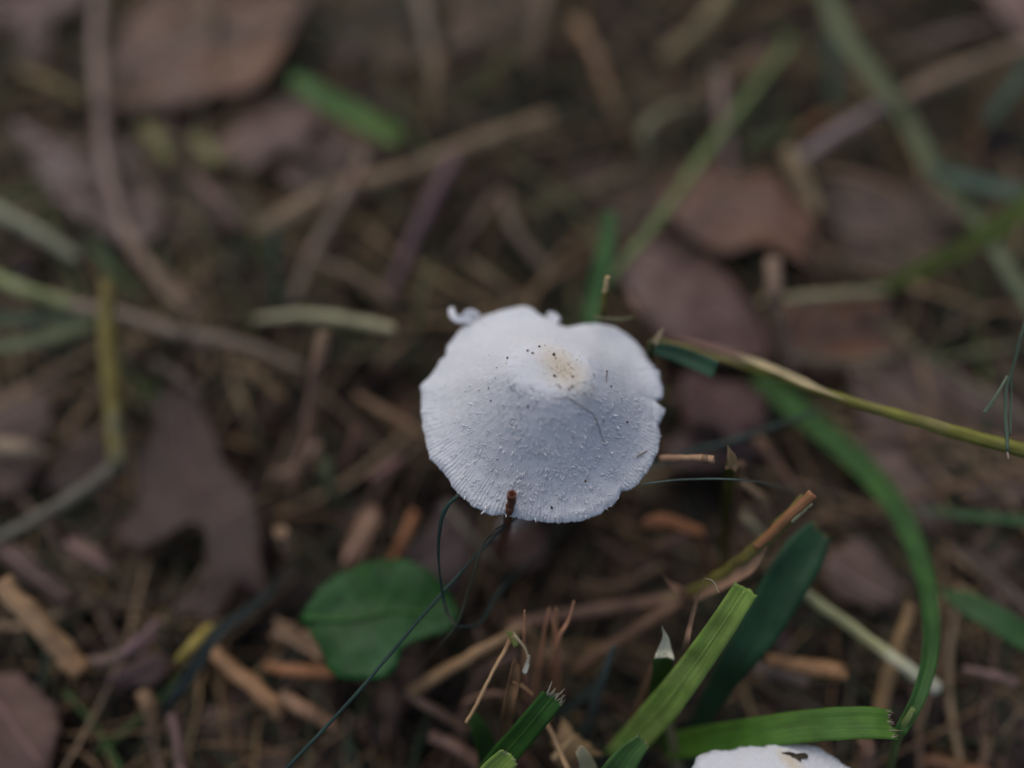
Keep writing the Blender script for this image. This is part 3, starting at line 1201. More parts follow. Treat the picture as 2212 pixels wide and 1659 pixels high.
cap_fibre('hair thin dark plant fibre stuck across the front of the white cap',
          [(1010, 728), (1060, 735), (1085, 728), (1150, 770), (1215, 810), (1245, 835), (1275, 900), (1290, 960), (1310, 1005), (1302, 1020)], 0.055, (40, 40, 26))
cap_fibre('short tan straw crumb stuck near the side margin of the white cap', [(1510, 1100), (1540, 1078), (1575, 1056)], 0.11, (120, 104, 76), 'straw_crumb')
cap_fibre('tiny grey twig crumb leaning beside the cream crown of the cap', [(1330, 560), (1322, 590), (1320, 628)], 0.08, (110, 92, 88), 'twig_crumb')

# the second mushroom peeping in at the bottom edge
RIM2 = [(1497, 1675), (1503, 1640), (1522, 1627), (1580, 1621), (1650, 1614), (1720, 1608), (1765, 1612), (1800, 1632), (1842, 1662), (1880, 1740), (1870, 1850), (1780, 1930), (1650, 1950),
        (1550, 1900), (1492, 1790)]
UMB2 = [(1620, 1760), (1640, 1700), (1690, 1680), (1740, 1700), (1760, 1760), (1740, 1810), (1690, 1830), (1640, 1810)]
c2 = P(1690, 1755, 28.5)
m2, cap2, B2, _ = mushroom('second white mushroom cap with dark leaf scrap cut by the bottom edge', RIM2, 25.0, UMB2, 28.5, (1690, 1755), (c2.x + 1, c2.y, -8), seed=7, NA=720, ribs=120,
                           cream=(1720, 1648), cream_r=1.6, power=0.9)
h = B2.ray_cast(CAM, ray(1716, 1634).normalized())
if h[0] is not None:
    rnd = random.Random(2)
    hc, nn = h[0] + h[1] * 0.12, h[1]
    x = nn.cross(Vector((0, 1, 0))).normalized()
    y = nn.cross(x)
    V = [hc + nn * 0.25]
    for i in range(14):
        a = 2 * math.pi * i / 14
        r = rnd.choice((0.3, 0.45, 0.6, 1.0, 1.7))
        V.append(hc + x * math.cos(a) * r + y * math.sin(a) * r * 0.6 + nn * rnd.uniform(0, 0.2))
    k = len(V)
    V += [p - nn * 0.1 for p in V]
    Fc = []
    for i in range(14):
        j = (i + 1) % 14
        Fc += [(0, 1 + i, 1 + j), (k, k + 1 + j, k + 1 + i), (1 + j, 1 + i, k + 1 + i, k + 1 + j)]
    tag(mesh_obj('leaf_scrap', V, Fc, leaf_mat((58, 54, 44)), smooth=False), 'dark star shaped leaf scrap lying on the second mushroom cap', 'leaf scrap')

# ------------------------------------------------------------------ dead leaves lying in the litter
LEAF('wide pinkish brown dead leaf at the upper edge beside the tall pinkish stalk', (112, 95, 93),
     [(236, 225), (238, 150), (280, 40), (390, -30), (650, -30), (622, 80), (556, 180), (440, 215), (330, 232)], 11, rib=[(610, -20), (470, 90), (260, 215)], spot=(118, 92, 74), slope=(0, -0.05), cup=0.6, side_veins=6)
LEAF('mauve brown dead leaf tip in the far corner above the pale stalks', (104, 88, 92), [(-30, -30), (165, -30), (158, 25), (110, 48), (98, 130), (60, 150), (35, 120), (30, 45), (-30, 60)], 11,
     spot=(92, 76, 74), rib=[(60, -20), (66, 130)])
LEAF('large lilac grey dead leaf lying crosswise behind the green yellow stalks', (108, 100, 106),
     [(20, 250), (90, 290), (170, 305), (255, 300), (320, 345), (350, 440), (340, 500), (290, 535), (225, 505), (165, 468), (105, 410), (60, 335)], 10, spot=(104, 90, 88), rib=[(40, 270), (170, 380), (310, 510)], cup=0.5, side_veins=6)
LEAF('brown dead leaf between the lilac leaf and the long tan straw', (92, 78, 78), [(290, 380), (350, 350), (430, 355), (520, 400), (560, 450), (500, 490), (430, 520), (350, 500)], 8, spot=(78, 68, 62), rib=[(310, 400), (520, 470)])
LEAF('small pink brown leaf lying below the cut bright green blade', (114, 96, 96), [(470, 330), (520, 262), (560, 215), (640, 205), (690, 260), (665, 300), (700, 350), (600, 330), (540, 370)], 10, rib=[(520, 310), (630, 260)])
LEAF('narrow brown leaf under the tip of the bright green blade', (98, 84, 84), [(600, 370), (660, 300), (720, 270), (830, 310), (800, 350), (850, 390), (740, 385), (690, 420)], 8, rib=[(650, 340), (790, 350)])
LEAF('small olive yellow leaf bit standing on the lilac leaf', (100, 100, 66), [(305, 270), (335, 268), (365, 310), (378, 350), (350, 355), (320, 318)], 14, spot=(84, 88, 54), rib=[(315, 275), (365, 345)])
LEAF('pale olive leaf bit next to the small pink brown leaf', (104, 104, 74), [(410, 300), (440, 292), (478, 325), (485, 350), (450, 355), (420, 332)], 13, spot=(90, 94, 60), rib=[(415, 302), (475, 348)])
LEAF('dull brown leaf at the far edge above the long tan straw', (104, 90, 84), [(930, -60), (1190, -60), (1160, 40), (1190, 110), (1085, 140), (1040, 90), (960, 110), (975, 40)], 9, spot=(92, 80, 74), rib=[(980, -10), (1120, 80)])
LEAF('crumpled grey brown leaf beside the far tan uprights', (98, 86, 84), [(690, -60), (900, -60), (880, 40), (920, 100), (850, 150), (790, 110), (730, 140), (690, 70)], 8, spot=(80, 74, 64), rib=[(740, -10), (860, 100)])
LEAF('purple grey curled leaf under the green stalk, behind the cap shoulder', (84, 68, 68), [(1235, 345), (1330, 350), (1430, 380), (1470, 430), (1440, 500), (1370, 520), (1310, 470), (1270, 420)], 9,
     spot=(76, 60, 64), rib=[(1250, 355), (1430, 480)], cup=0.5)
LEAF('broad reddish brown leaf lying behind the upright tan stalk', (104, 84, 82), [(1430, 425), (1480, 365), (1560, 350), (1600, 375), (1670, 380), (1715, 425), (1770, 500), (1735, 520), (1750, 570), (1640, 530), (1560, 545), (1470, 490)], 13,
     spot=(108, 82, 66), rib=[(1470, 450), (1740, 510)], cup=-0.5, side_veins=6)
LEAF('glossy purple brown curled leaf with rounded lobe just behind the cap', (92, 72, 70), [(1350, 540), (1430, 510), (1480, 530), (1540, 570), (1600, 630), (1650, 700), (1655, 770), (1560, 775), (1450, 740), (1380, 670), (1345, 600)], 12,
     spot=(84, 66, 70), rib=[(1365, 560), (1480, 640), (1640, 760)], cup=-0.9, rough=0.42, side_veins=4)
LEAF('flat grey brown leaf right of the cream stub, crossed by the far green stalk', (102, 90, 88), [(1770, 420), (1850, 395), (1930, 405), (2010, 380), (2090, 440), (2075, 500), (2130, 560), (2010, 570), (1960, 610), (1880, 575), (1830, 580), (1810, 500)], 9,
     spot=(88, 78, 74), rib=[(1810, 470), (2080, 480)], side_veins=6)
LEAF('dark brown leaf with rusty patch between upright stalk and horizontal pale straw', (84, 70, 66), [(1690, 665), (1800, 650), (1930, 655), (1945, 720), (1930, 790), (1820, 800), (1720, 790)], 8, spot=(112, 74, 52), rib=[(1700, 680), (1930, 760)], cup=0.4)
LEAF('large dull mauve leaf under the long yellow green stem', (96, 84, 84), [(1850, 780), (1960, 760), (2060, 800), (2240, 900), (2240, 1060), (2100, 1080), (1990, 1030), (1900, 960), (1850, 880)], 7,
     spot=(84, 72, 72), rib=[(1860, 800), (2230, 1020)], side_veins=6)
LEAF('maroon leaf piece in shadow beside the cap, under the dark green stub', (72, 52, 55), [(1465, 845), (1500, 800), (1560, 825), (1625, 835), (1655, 925), (1610, 925), (1590, 965), (1530, 920), (1490, 925)], 12, spot=(70, 54, 60), rib=[(1480, 840), (1620, 930)])
LEAF('dark mauve leaf under the thin teal stem beside the cap', (80, 66, 70), [(1440, 960), (1500, 920), (1600, 930), (1640, 980), (1560, 1010), (1460, 1005)], 8, rib=[(1450, 975), (1620, 970)])
LEAF('greyish pink leaf inside the curve of the big arching blade', (100, 86, 86), [(1785, 1215), (1830, 1170), (1880, 1180), (1935, 1240), (1940, 1300), (1880, 1315), (1810, 1290)], 9, spot=(82, 72, 70), rib=[(1790, 1220), (1930, 1300)])
LEAF('mauve leaf between the arching blade and the long yellow stem', (94, 82, 82), [(1830, 960), (1900, 940), (2000, 1030), (2040, 1110), (2010, 1160), (1940, 1060), (1880, 1010)], 7, rib=[(1840, 970), (2010, 1130)])
LEAF('lobed purple brown oak leaf with pointed lobes below the olive yellow stem', (66, 53, 53),
     [(333, 853), (385, 838), (425, 850), (440, 890), (467, 946), (485, 1003), (530, 1046), (553, 1106), (567, 1206), (579, 1283), (517, 1266), (493, 1300), (458, 1342), (383, 1336), (375, 1306), (428, 1270),
      (445, 1200), (436, 1145), (396, 1130), (352, 1168), (273, 1186), (263, 1140), (300, 1080), (288, 1010), (328, 950)], 10, spot=(56, 45, 44), rib=[(380, 850), (400, 1000), (480, 1110), (560, 1270)], cup=0.35, side_veins=8, step=1.1)
LEAF('brown dead leaf left of the olive yellow stem, half buried', (84, 72, 72), [(-30, 880), (60, 830), (110, 870), (90, 960), (70, 1040), (-30, 1060)], 8, spot=(92, 78, 74), rib=[(-20, 960), (90, 880)])
LEAF('dark brown leaf shadowed between olive stem and oak leaf', (70, 60, 60), [(110, 980), (170, 930), (220, 940), (225, 1040), (160, 1080), (100, 1050)], 7, rib=[(115, 1040), (215, 945)])
LEAF('reddish brown leaf in the near corner below the thick cut straw', (92, 74, 72), [(-30, 1480), (60, 1468), (112, 1520), (120, 1600), (90, 1690), (-30, 1690)], 9, spot=(76, 62, 60), rib=[(-20, 1500), (90, 1650)])
LEAF('small rose brown leaf slip above the thick cut straw', (104, 86, 84), [(140, 1175), (170, 1160), (215, 1190), (245, 1225), (210, 1232), (165, 1210)], 11, rib=[(148, 1175), (235, 1225)])
LEAF('long brown leaf slip between corner straw and oak leaf', (88, 74, 72), [(-20, 1155), (20, 1165), (90, 1225), (155, 1280), (130, 1310), (60, 1260), (-20, 1195)], 9, rib=[(-10, 1170), (145, 1295)])
LEAF('small mauve curled leaf beside the grey bent blade', (96, 78, 84), [(265, 1405), (300, 1370), (335, 1335), (345, 1352), (325, 1395), (285, 1420)], 12, rib=[(270, 1412), (338, 1345)])
LEAF('dark maroon leaf below the mauve curled leaf', (78, 62, 66), [(235, 1450), (300, 1420), (360, 1415), (355, 1460), (300, 1485), (240, 1480)], 8, rib=[(240, 1470), (350, 1430)])
LEAF('tan hooked leaf bit touching the round green leaf', (112, 94, 80), [(590, 1350), (625, 1345), (680, 1365), (705, 1420), (680, 1440), (660, 1400), (620, 1385), (585, 1390)], 10, rib=[(595, 1365), (690, 1420)])
LEAF('pink brown leaf slip just above the round green leaf', (118, 96, 86), [(735, 1220), (760, 1140), (800, 1090), (820, 1110), (800, 1170), (770, 1225)], 12, rib=[(745, 1215), (812, 1105)])
LEAF('dark purple leaf under the loops of thin wiry grass', (62, 50, 56), [(860, 1210), (920, 1150), (960, 1080), (1010, 1110), (1020, 1200), (990, 1280), (930, 1270)], 7, rib=[(870, 1210), (1000, 1140)])
LEAF('rose brown leaf half hidden below the front margin of the cap', (74, 56, 57), [(1090, 1150), (1140, 1130), (1180, 1160), (1175, 1220), (1120, 1230), (1085, 1200)], 8, rib=[(1095, 1160), (1170, 1210)])
LEAF('pale tan leaf flake lying among the reddish bristles', (112, 94, 76), [(1145, 1400), (1180, 1388), (1215, 1385), (1240, 1420), (1200, 1450), (1150, 1440)], 13, rib=[(1150, 1410), (1230, 1420)])
LEAF('ochre leaf flake beside the dead bent stalk', (124, 104, 72), [(1240, 1425), (1270, 1398), (1310, 1400), (1330, 1420), (1290, 1450), (1255, 1455)], 12, rib=[(1245, 1440), (1325, 1410)])
LEAF('small torn tan husk at the foot of the cut blades', (124, 108, 84), [(1190, 1600), (1215, 1560), (1250, 1590), (1300, 1630), (1250, 1640), (1200, 1650)], 17, rib=[(1195, 1640), (1240, 1590)], cup=2.0)
LEAF('pinkish leaf bit at the far corner beside the tan straw', (128, 110, 110), [(2130, -30), (2240, -30), (2240, 90), (2195, 75), (2160, 25)], 12, rib=[(2140, -20), (2230, 80)])

# the round green leaf
LEAF('round dark green toothed leaf with pale specks in front of the cap', (30, 70, 26),
     [(648, 1337), (672, 1298), (705, 1258), (760, 1228), (840, 1209), (905, 1222), (948, 1255), (985, 1308), (988, 1340), (962, 1365), (905, 1382), (868, 1400), (850, 1448), (795, 1468), (722, 1457), (698, 1410), (668, 1362)],
     19, name='green_leaf', spot=(40, 80, 46), rib=[(660, 1335), (760, 1340), (860, 1320), (980, 1330)], ribcol=(44, 82, 36), side_veins=10, green=True, rough=0.42, amp=1.5, freq=0.09, tooth=0.14, step=1.0, cup=0.3)

# ------------------------------------------------------------------ dry straws and stalks, far ones first
S('tall pinkish tan stalk running down from the upper edge beside the wide brown leaf', (126, 108, 100), [26, 36, 30, 24], [(216, -40, 18), (208, 110, 20), (221, 230, 18), (226, 340, 15), (262, 470, 12), (300, 580, 10)], node=[0.42])
S('grey tan upright straw standing behind the pink leaf, near the far edge', (112, 98, 88), [38, 34, 30], [(902, -40, 15), (920, 60, 15), (940, 150, 12), (946, 215, 8)])
S('tan straw leaning at the far edge beside the dull brown leaf', (106, 90, 74), [34, 30], [(1182, -40, 16), (1165, 60, 13), (1148, 150, 8)])
S('orange tan bent straw hanging down in the far litter', (126, 100, 78), [26, 36, 30, 26], [(1225, 90, 11), (1248, 55, 15), (1292, 140, 13), (1330, 248, 8)])
S('thick yellowish tan straw slanting at the far edge', (122, 108, 82), [52, 46, 40], [(1575, -30, 15), (1520, 55, 13), (1430, 130, 9)], squash=0.5)
S('rusty straw beside the thick yellowish one at the far edge', (106, 78, 58), [26, 30], [(1740, -20, 12), (1640, 30, 11), (1555, 75, 9)])
S('long flattened tan straw running behind the cap toward the cut green blade', (128, 110, 90), [36, 62, 56, 42, 46, 34], [(555, 505, 10), (640, 462, 12), (750, 405, 13), (860, 378, 13), (1020, 315, 14), (1195, 255, 14)], squash=0.45, blot=(112, 88, 66), node=[0.36])
S('pale pinkish straw propped on the long tan straw, leaning toward the cream straw', (128, 112, 102), [24, 34, 30, 22], [(788, 330, 15), (745, 425, 14), (680, 540, 11), (630, 655, 8)], blot=(110, 84, 70))
S('thin bent tan straw left of the purple stalk', (104, 88, 76), [22, 24, 20], [(670, 560, 11), (770, 600, 11), (850, 655, 9)])
S('purple brown straight stalk slanting behind the cap', (96, 74, 82), [36, 38, 34, 26], [(985, 335, 15), (930, 440, 13), (878, 550, 11), (840, 640, 8)], squash=0.8)
S('grey tan crooked straw just behind the cap', (100, 86, 76), [16, 28, 26, 22], [(1090, 415, 12), (1100, 470, 12), (1130, 525, 11), (1205, 610, 8)])
S('short brown straw lying left of the crooked straw', (96, 78, 68), [24, 28], [(1075, 420, 11), (1030, 480, 10), (985, 545, 7)])
S('pinkish tan upright straw crossing the green stalk behind the broad reddish leaf', (130, 110, 104), [28, 34, 26], [(1552, 155, 20), (1562, 260, 16), (1578, 372, 11)])
S('lilac grey half of the long straw crossing the far green stalk', (128, 114, 116), [38, 36, 32], [(1720, 352, 12), (1815, 285, 15), (1912, 228, 16)], node=[0.02])
S('tan straw reaching the side edge beyond the lilac grey straw', (128, 110, 94), [38, 40, 34], [(1905, 238, 14), (2050, 165, 15), (2250, 90, 14)])
S('short cream stub standing at the foot of the lilac grey straw', (144, 126, 100), [36, 48, 44], [(1700, 322, 17), (1722, 380, 14), (1755, 462, 9)], squash=0.9)
S('orange tan flat straw lying on the flat grey brown leaf', (116, 94, 80), [18, 26, 20], [(1770, 372, 12), (1850, 385, 12), (1925, 410, 11)])
S('pale greenish horizontal straw crossing the upright tan stalk', (126, 122, 98), [18, 27, 26, 20], [(1640, 652, 16), (1730, 645, 17), (1830, 636, 17), (1915, 630, 15)])
S('upright tan stalk with worn joint standing behind the long yellow stem', (132, 112, 98), [40, 40, 32, 30], [(1670, 560, 28), (1672, 640, 25), (1688, 720, 18), (1705, 815, 8)], node=[0.36])
S('thin dull green brown stem from the dark gap to the side edge', (86, 86, 70), [14, 16], [(1900, 700, 12), (2040, 800, 13), (2240, 920, 13)])
S('dull olive straw lying across the rusty brown leaf', (84, 80, 68), [24, 26], [(1700, 770, 10), (1800, 785, 11), (1940, 770, 10)])
S('pale grey green stalk entering from the side edge below the lilac leaf', (128, 130, 112), [36, 36, 28], [(-40, 440, 16), (60, 492, 16), (170, 560, 12)])
S('bright green yellow stalk entering from the side edge, turning into pink straw', (128, 138, 96), [26, 36, 34, 26], [(-40, 585, 20), (50, 625, 20), (135, 655, 17), (190, 668, 15)], blot=(134, 132, 104))
S('long pinkish grey straw running from the green yellow stalk toward the cap', (120, 106, 96), [30, 32, 34, 28, 22], [(125, 655, 17), (260, 682, 15), (390, 720, 13), (540, 750, 11), (660, 800, 7)], node=[0.55])
S('tan straw lying above the long pinkish grey straw', (112, 96, 82), [24, 32, 26], [(262, 470, 11), (330, 590, 11), (420, 700, 9)])
S('broad brown straw in the litter beside the green yellow stalk', (108, 90, 78), [34, 36, 24], [(330, 580, 9), (400, 640, 9), (450, 690, 7)])
S('olive yellow upright stem standing in front of the crossing straws', (122, 110, 62), [36, 44, 46, 42], [(230, 605, 26), (231, 720, 22), (243, 860, 17), (255, 1005, 11)], blot=(112, 112, 92), squash=0.9)
S('grey straw running from the foot of the olive yellow stem to the side edge', (106, 102, 92), [30, 32, 26], [(268, 995, 11), (140, 1085, 11), (-30, 1180, 8)])
S('cream straw with clean cut end pointing at the cap', (150, 148, 122), [14, 28, 27, 25], [(548, 690, 15), (640, 682, 18), (750, 690, 21), (853, 714, 23)], squash=0.8)
S('pinkish upright straw with pale cut top, between cream straw and oak leaf', (132, 104, 90), [34, 38, 26, 26, 24], [(700, 716, 30), (690, 775, 27), (672, 860, 20), (660, 960, 13), (620, 1060, 6)], blot=(140, 118, 96))
S('rosy tan straw lying from the cream straw toward the oak leaf', (118, 98, 88), [20, 24], [(590, 1030, 8), (640, 1010, 9), (690, 960, 8)])
S('brown bent straw end near the pinkish upright straw', (104, 86, 66), [22, 30, 24], [(500, 800, 10), (545, 805, 11), (610, 860, 8)])
S('grey brown straw across the dark gap above the oak leaf', (90, 80, 74), [22, 24], [(330, 780, 10), (385, 815, 10), (435, 850, 8)])
S('pale tan straw lying at the side edge above the grey straw', (126, 112, 98), [40, 42, 26], [(-30, 960, 10), (40, 970, 11), (100, 985, 8)])
S('thick orange tan straw with open cut end in the near corner', (152, 124, 96), [44, 48, 50], [(0, 1258, 22), (80, 1345, 18), (172, 1450, 12)], squash=0.95, blot=(138, 106, 78))
S('mauve straw leading away from the thick cut straw', (106, 90, 84), [22, 28], [(175, 1432, 11), (230, 1425, 11), (275, 1412, 11)])
S('orange brown straw in front, pointing at the bottom edge left of the round leaf', (132, 102, 76), [30, 36, 40, 34], [(455, 1405, 12), (520, 1462, 13), (585, 1518, 12), (605, 1545, 10)], squash=0.9)
S('tan straw lying end to end with the orange brown straw', (120, 94, 76), [28, 34, 28], [(605, 1500, 12), (660, 1535, 12), (725, 1570, 9)])
S('rusty orange straw behind the toothed edge of the round leaf', (130, 92, 66), [22, 28, 26], [(575, 1440, 10), (640, 1450, 11), (720, 1455, 9)])
S('short tan straw bit beside the grey bent blade', (112, 90, 70), [30, 36, 22], [(305, 1492, 12), (325, 1530, 11), (340, 1580, 8)])
S('rosy upright straw at the bottom edge', (100, 80, 78), [24, 28], [(370, 1540, 11), (385, 1610, 10), (395, 1690, 8)])
S('tiny pale cut straw end glowing in the dark gap beside the oak leaf', (172, 146, 124), [28, 28], [(607, 1148, 17), (612, 1160, 12), (625, 1190, 6)], squash=1.0)
S('orange brown straw under the front margin of the cap, left of the wiry loop', (124, 84, 58), [22, 26, 20], [(895, 1105, 11), (870, 1170, 11), (840, 1225, 9)])
S('grey green straw lying behind the wiry loop', (92, 88, 78), [14, 18], [(960, 1090, 10), (1010, 1150, 10), (1060, 1210, 7)])
S('orange bent straw below the side of the cap, upper arm', (142, 96, 68), [16, 32, 28, 22], [(1388, 1132, 20), (1420, 1125, 20), (1470, 1135, 19), (1515, 1150, 18)], squash=0.6)
S('thin rust straw dropping from the orange bent straw', (120, 84, 66), [20, 22, 18], [(1508, 1145, 18), (1525, 1195, 13), (1545, 1260, 7)])
S('pink tan straw joining the orange bent straw from below', (122, 92, 84), [14, 20], [(1420, 1190, 13), (1460, 1165, 16), (1510, 1148, 18)])
S('tan straw with open hollow end just beside the cap', (150, 120, 98), [14, 15, 16, 17], [(1425, 990, -98), (1470, 989, -97), (1510, 990, -96), (1543, 993, -95)], squash=1.0, node=[0.8])
S('brown stalk standing behind the torn tipped stub', (116, 94, 78), [20, 22, 24], [(1600, 1000, 34), (1597, 1060, 27), (1590, 1140, 17), (1575, 1260, 6)])
S('tan zigzag straw beside the dead stalk, upper bend', (128, 108, 88), [16, 20, 18], [(1596, 1038, 30), (1620, 1055, 29), (1648, 1080, 27), (1656, 1125, 22), (1665, 1200, 8)])
S('tan leaning straw above the red brown cut stalk', (116, 90, 76), [22, 28, 24], [(1638, 948, 20), (1670, 1000, 17), (1715, 1055, 13)])
S('pale cream straw end lying behind the dead stalk', (138, 134, 112), [18, 22], [(1600, 1110, 18), (1625, 1135, 17), (1650, 1165, 14)])
S('cream stalk with white end lying inside the arching blade', (142, 144, 110), [22, 26, 28, 32, 36], [(1715, 1268, 20), (1790, 1318, 19), (1880, 1385, 18), (1955, 1440, 18), (2022, 1487, 17)], blot=(168, 168, 152), squash=0.85)
S('orange tan cut straw lying under the cream stalk', (140, 108, 80), [26, 32, 36, 38], [(1660, 1428, 12), (1720, 1436, 14), (1780, 1446, 15), (1822, 1452, 16)], squash=0.9)
S('grey tan straw lying beneath the teal blade', (104, 90, 84), [24, 28], [(1590, 1430, 9), (1660, 1450, 10), (1740, 1475, 8)])
S('upright tan straw passing under the cream stalk', (126, 104, 76), [26, 30, 34, 26], [(1968, 1305, 16), (1940, 1390, 14), (1905, 1510, 12), (1898, 1560, 9)])
S('straight brown straw on end at the bottom edge under the broad bottom blade', (124, 98, 86), [34, 38], [(1874, 1600, 16), (1868, 1640, 14), (1860, 1700, 9)])
S('pinkish straw lying right of the arching blade', (112, 92, 88), [12, 22, 18], [(2080, 1445, 12), (2150, 1460, 13), (2195, 1478, 12)])
S('brown straw stretching from the arching blade to the side edge', (86, 76, 70), [18, 22], [(2060, 1180, 9), (2140, 1240, 9), (2230, 1330, 8)])
S('rusty straw in the near corner under the broad bottom blade', (100, 72, 54), [30, 36], [(2000, 1640, 12), (2060, 1655, 11), (2140, 1680, 9)])
S('long tan straw leading up to the frayed straw fork', (142, 116, 90), [26, 28, 26, 22], [(882, 1500, 8), (950, 1458, 13), (1030, 1410, 19), (1110, 1362, 23)], squash=0.85)
S('tan arched straw continuing behind the frayed fork', (140, 116, 92), [22, 26, 24, 16], [(1092, 1372, 22), (1125, 1358, 22), (1150, 1375, 19), (1165, 1430, 12)])
S('reddish brown stick lying across behind the bristles', (112, 86, 74), [20, 28, 30, 28], [(1100, 1352, 11), (1210, 1330, 13), (1340, 1310, 14), (1480, 1290, 14)], blot=(124, 104, 84))
S('long dead bent stalk from the olive stem foot toward the bristles', (112, 88, 72), [30, 30, 28, 24], [(1485, 1295, 22), (1420, 1330, 19), (1330, 1390, 14), (1235, 1450, 9)], blot=(94, 68, 58))
S('brown curved straw under the frayed fork', (94, 74, 66), [14, 18, 16], [(1120, 1410, 14), (1050, 1450, 13), (1010, 1510, 10), (990, 1580, 6)])
S('thin curved brown straw arching over the dark gap at the fork foot', (112, 88, 76), [8, 12, 10], [(1000, 1520, 14), (1040, 1502, 15), (1085, 1500, 16), (1130, 1540, 12), (1150, 1600, 8)])
S('brown straw lying at the bottom edge left of the cut dark blade', (96, 76, 70), [28, 32], [(930, 1590, 11), (1000, 1625, 11), (1070, 1690, 8)])
S('dark brown straw running down from the round leaf to the bottom edge', (84, 68, 60), [14, 22, 18], [(870, 1498, 12), (930, 1530, 12), (1010, 1580, 9)])
S('thin tan straw slanting down beside the cut dark blade to the bottom edge', (138, 114, 88), [8, 12, 13], [(1165, 1535, 24), (1195, 1590, 24), (1230, 1670, 24)])
S('reddish straw standing behind the dark cut blade', (118, 86, 74), [10, 14, 12], [(1135, 1440, 24), (1142, 1490, 20), (1150, 1570, 10)])
S('grey tan straw standing behind the second mushroom stubs', (112, 108, 84), [20, 24], [(1440, 1545, 16), (1455, 1610, 12), (1468, 1690, 6)])
S('dark brown stalk leaning against the white tipped stub', (98, 76, 60), [16, 18, 16], [(1412, 1440, 22), (1390, 1500, 18), (1350, 1600, 8)])

# ------------------------------------------------------------------ the hollow red brown stalk in front of the cap and the other near stalks
S('hollow red brown cut straw standing against the front margin of the cap', (96, 62, 48), [21, 19, 18, 18], [(1106, 1066, -89.5), (1103, 1090, -92), (1098, 1120, -96), (1082, 1200, 10)], squash=1.0, name='hollow_straw', n=40, sides=14)
dead = S('olive dead grass stalk with red brown open end leaning over the teal blade', (104, 100, 52), [34, 30, 28, 28, 26],
         [(1742, 1080, 41), (1690, 1130, 38), (1620, 1195, 34), (1545, 1250, 27), (1475, 1292, 20), (1400, 1350, 8)], name='dead_stalk', blot=(92, 84, 50), squash=0.9, n=50, sides=14)
S('', (132, 94, 66), [25, 24, 22, 20], [(1756, 1066, 44), (1712, 1106, 42), (1665, 1152, 39), (1632, 1182, 37)], name='dry_sheath', parent=dead, squash=0.9, sides=12)
S('', (172, 170, 132), [12, 14], [(1752, 1086, 42), (1731, 1103, 41), (1708, 1124, 40)], name='pale_core', parent=dead)
B('', (148, 120, 102), [10, 26, 32, 14], [(1500, 1295, 23), (1560, 1262, 28), (1620, 1225, 33), (1652, 1180, 36)], name='torn_sheath', parent=dead, green=False, tuft=(1, (168, 146, 130)), fold=0.5, rag=0.5, fray=8)
stem = S('long yellow green grass stem running from the cap to the side edge', (134, 134, 66), [12, 18, 22, 26, 34, 40],
         [(1415, 735, 36), (1560, 776, 38), (1690, 818, 40), (1825, 864, 42), (2000, 915, 43), (2250, 985, 44)], name='grass_stalk', cat='grass stem', green=True, blot=(150, 142, 98), n=60, sides=14, squash=0.9)
B('', (158, 146, 116), [8, 18, 22, 8], [(1480, 740, 37), (1620, 778, 40), (1740, 828, 42.5), (1832, 868, 43.5)], name='leaf_sheath', parent=stem, green=False, ends=('point', 'point'), fold=0.6)
B('', (118, 92, 84), [6, 14, 12], [(1430, 722, 37), (1560, 756, 39), (1690, 806, 41)], name='dry_sheath', parent=stem, green=False, ends=('point', 'point'), fold=0.5)
tw = S('thin pale green forked twig hanging in from the side edge', (116, 136, 118), [7, 8, 8, 9, 9], [(2240, 600, -86), (2208, 720, -88), (2186, 800, -90), (2172, 860, -91), (2176, 975, -92)], name='grass_twig', cat='twig', green=True, sides=8, n=40)
S('', (124, 142, 122), [7, 9, 11], [(2176, 812, -91), (2155, 850, -91), (2127, 892, -92)], name='side_branch', parent=tw, green=True, sides=8)
S('', (120, 138, 118), [5, 6, 6], [(2186, 800, -90), (2184, 860, -91), (2182, 940, -92)], name='side_branch', parent=tw, green=True, sides=8)
S('', (168, 150, 140), [5, 3], [(2175, 970, -92), (2178, 992, -92)], name='twig_tip', parent=tw, sides=6, n=6)
S('thin dark teal stem rising from the cap margin to the arching blade', (62, 82, 78), [14, 15, 12, 8], [(1395, 1010, 24), (1480, 982, 26), (1600, 946, 29), (1765, 888, 31)], name='grass_stalk', cat='grass stem', green=True)
S('hair thin teal grass thread stretched below the hollow tan straw', (84, 104, 100), [4, 5, 4], [(1385, 1046, -95), (1480, 1036, -95), (1610, 1038, -96), (1720, 1060, 22)], name='grass_thread', cat='grass stem', green=True, sides=6)

# wiry grass loops in front
W = (50, 72, 68)
S('dark wiry grass loop hanging straight from the front margin of the cap', W, [10, 12, 9, 5, 8, 6], [(992, 1068, -92), (962, 1100, -92), (948, 1160, -93), (950, 1240, -95), (963, 1315, -97), (985, 1354, -98)], name='wiry_grass', cat='wiry grass',
  green=True, sides=8, n=50, blot=(120, 108, 96), hollow=(False, False))
S('thin brown green grass wire curving down from the cap past the round leaf', (70, 72, 62), [5, 6, 6, 5, 3], [(1118, 1116, -97), (1050, 1165, -97), (1023, 1240, -97), (1002, 1310, -98), (985, 1352, -98.5), (945, 1400, -100), (900, 1445, 18)],
  name='wiry_grass', cat='wiry grass', green=True, sides=8, n=50, hollow=(False, False))
S('longest wiry grass running slantwise across the round leaf to the bottom edge', W, [6, 8, 9, 9, 10], [(1125, 1108, -99), (1040, 1188, -98), (900, 1345, -96), (760, 1510, -94), (590, 1690, -92)], name='wiry_grass', cat='wiry grass', green=True, sides=8, n=60,
  hollow=(False, False))
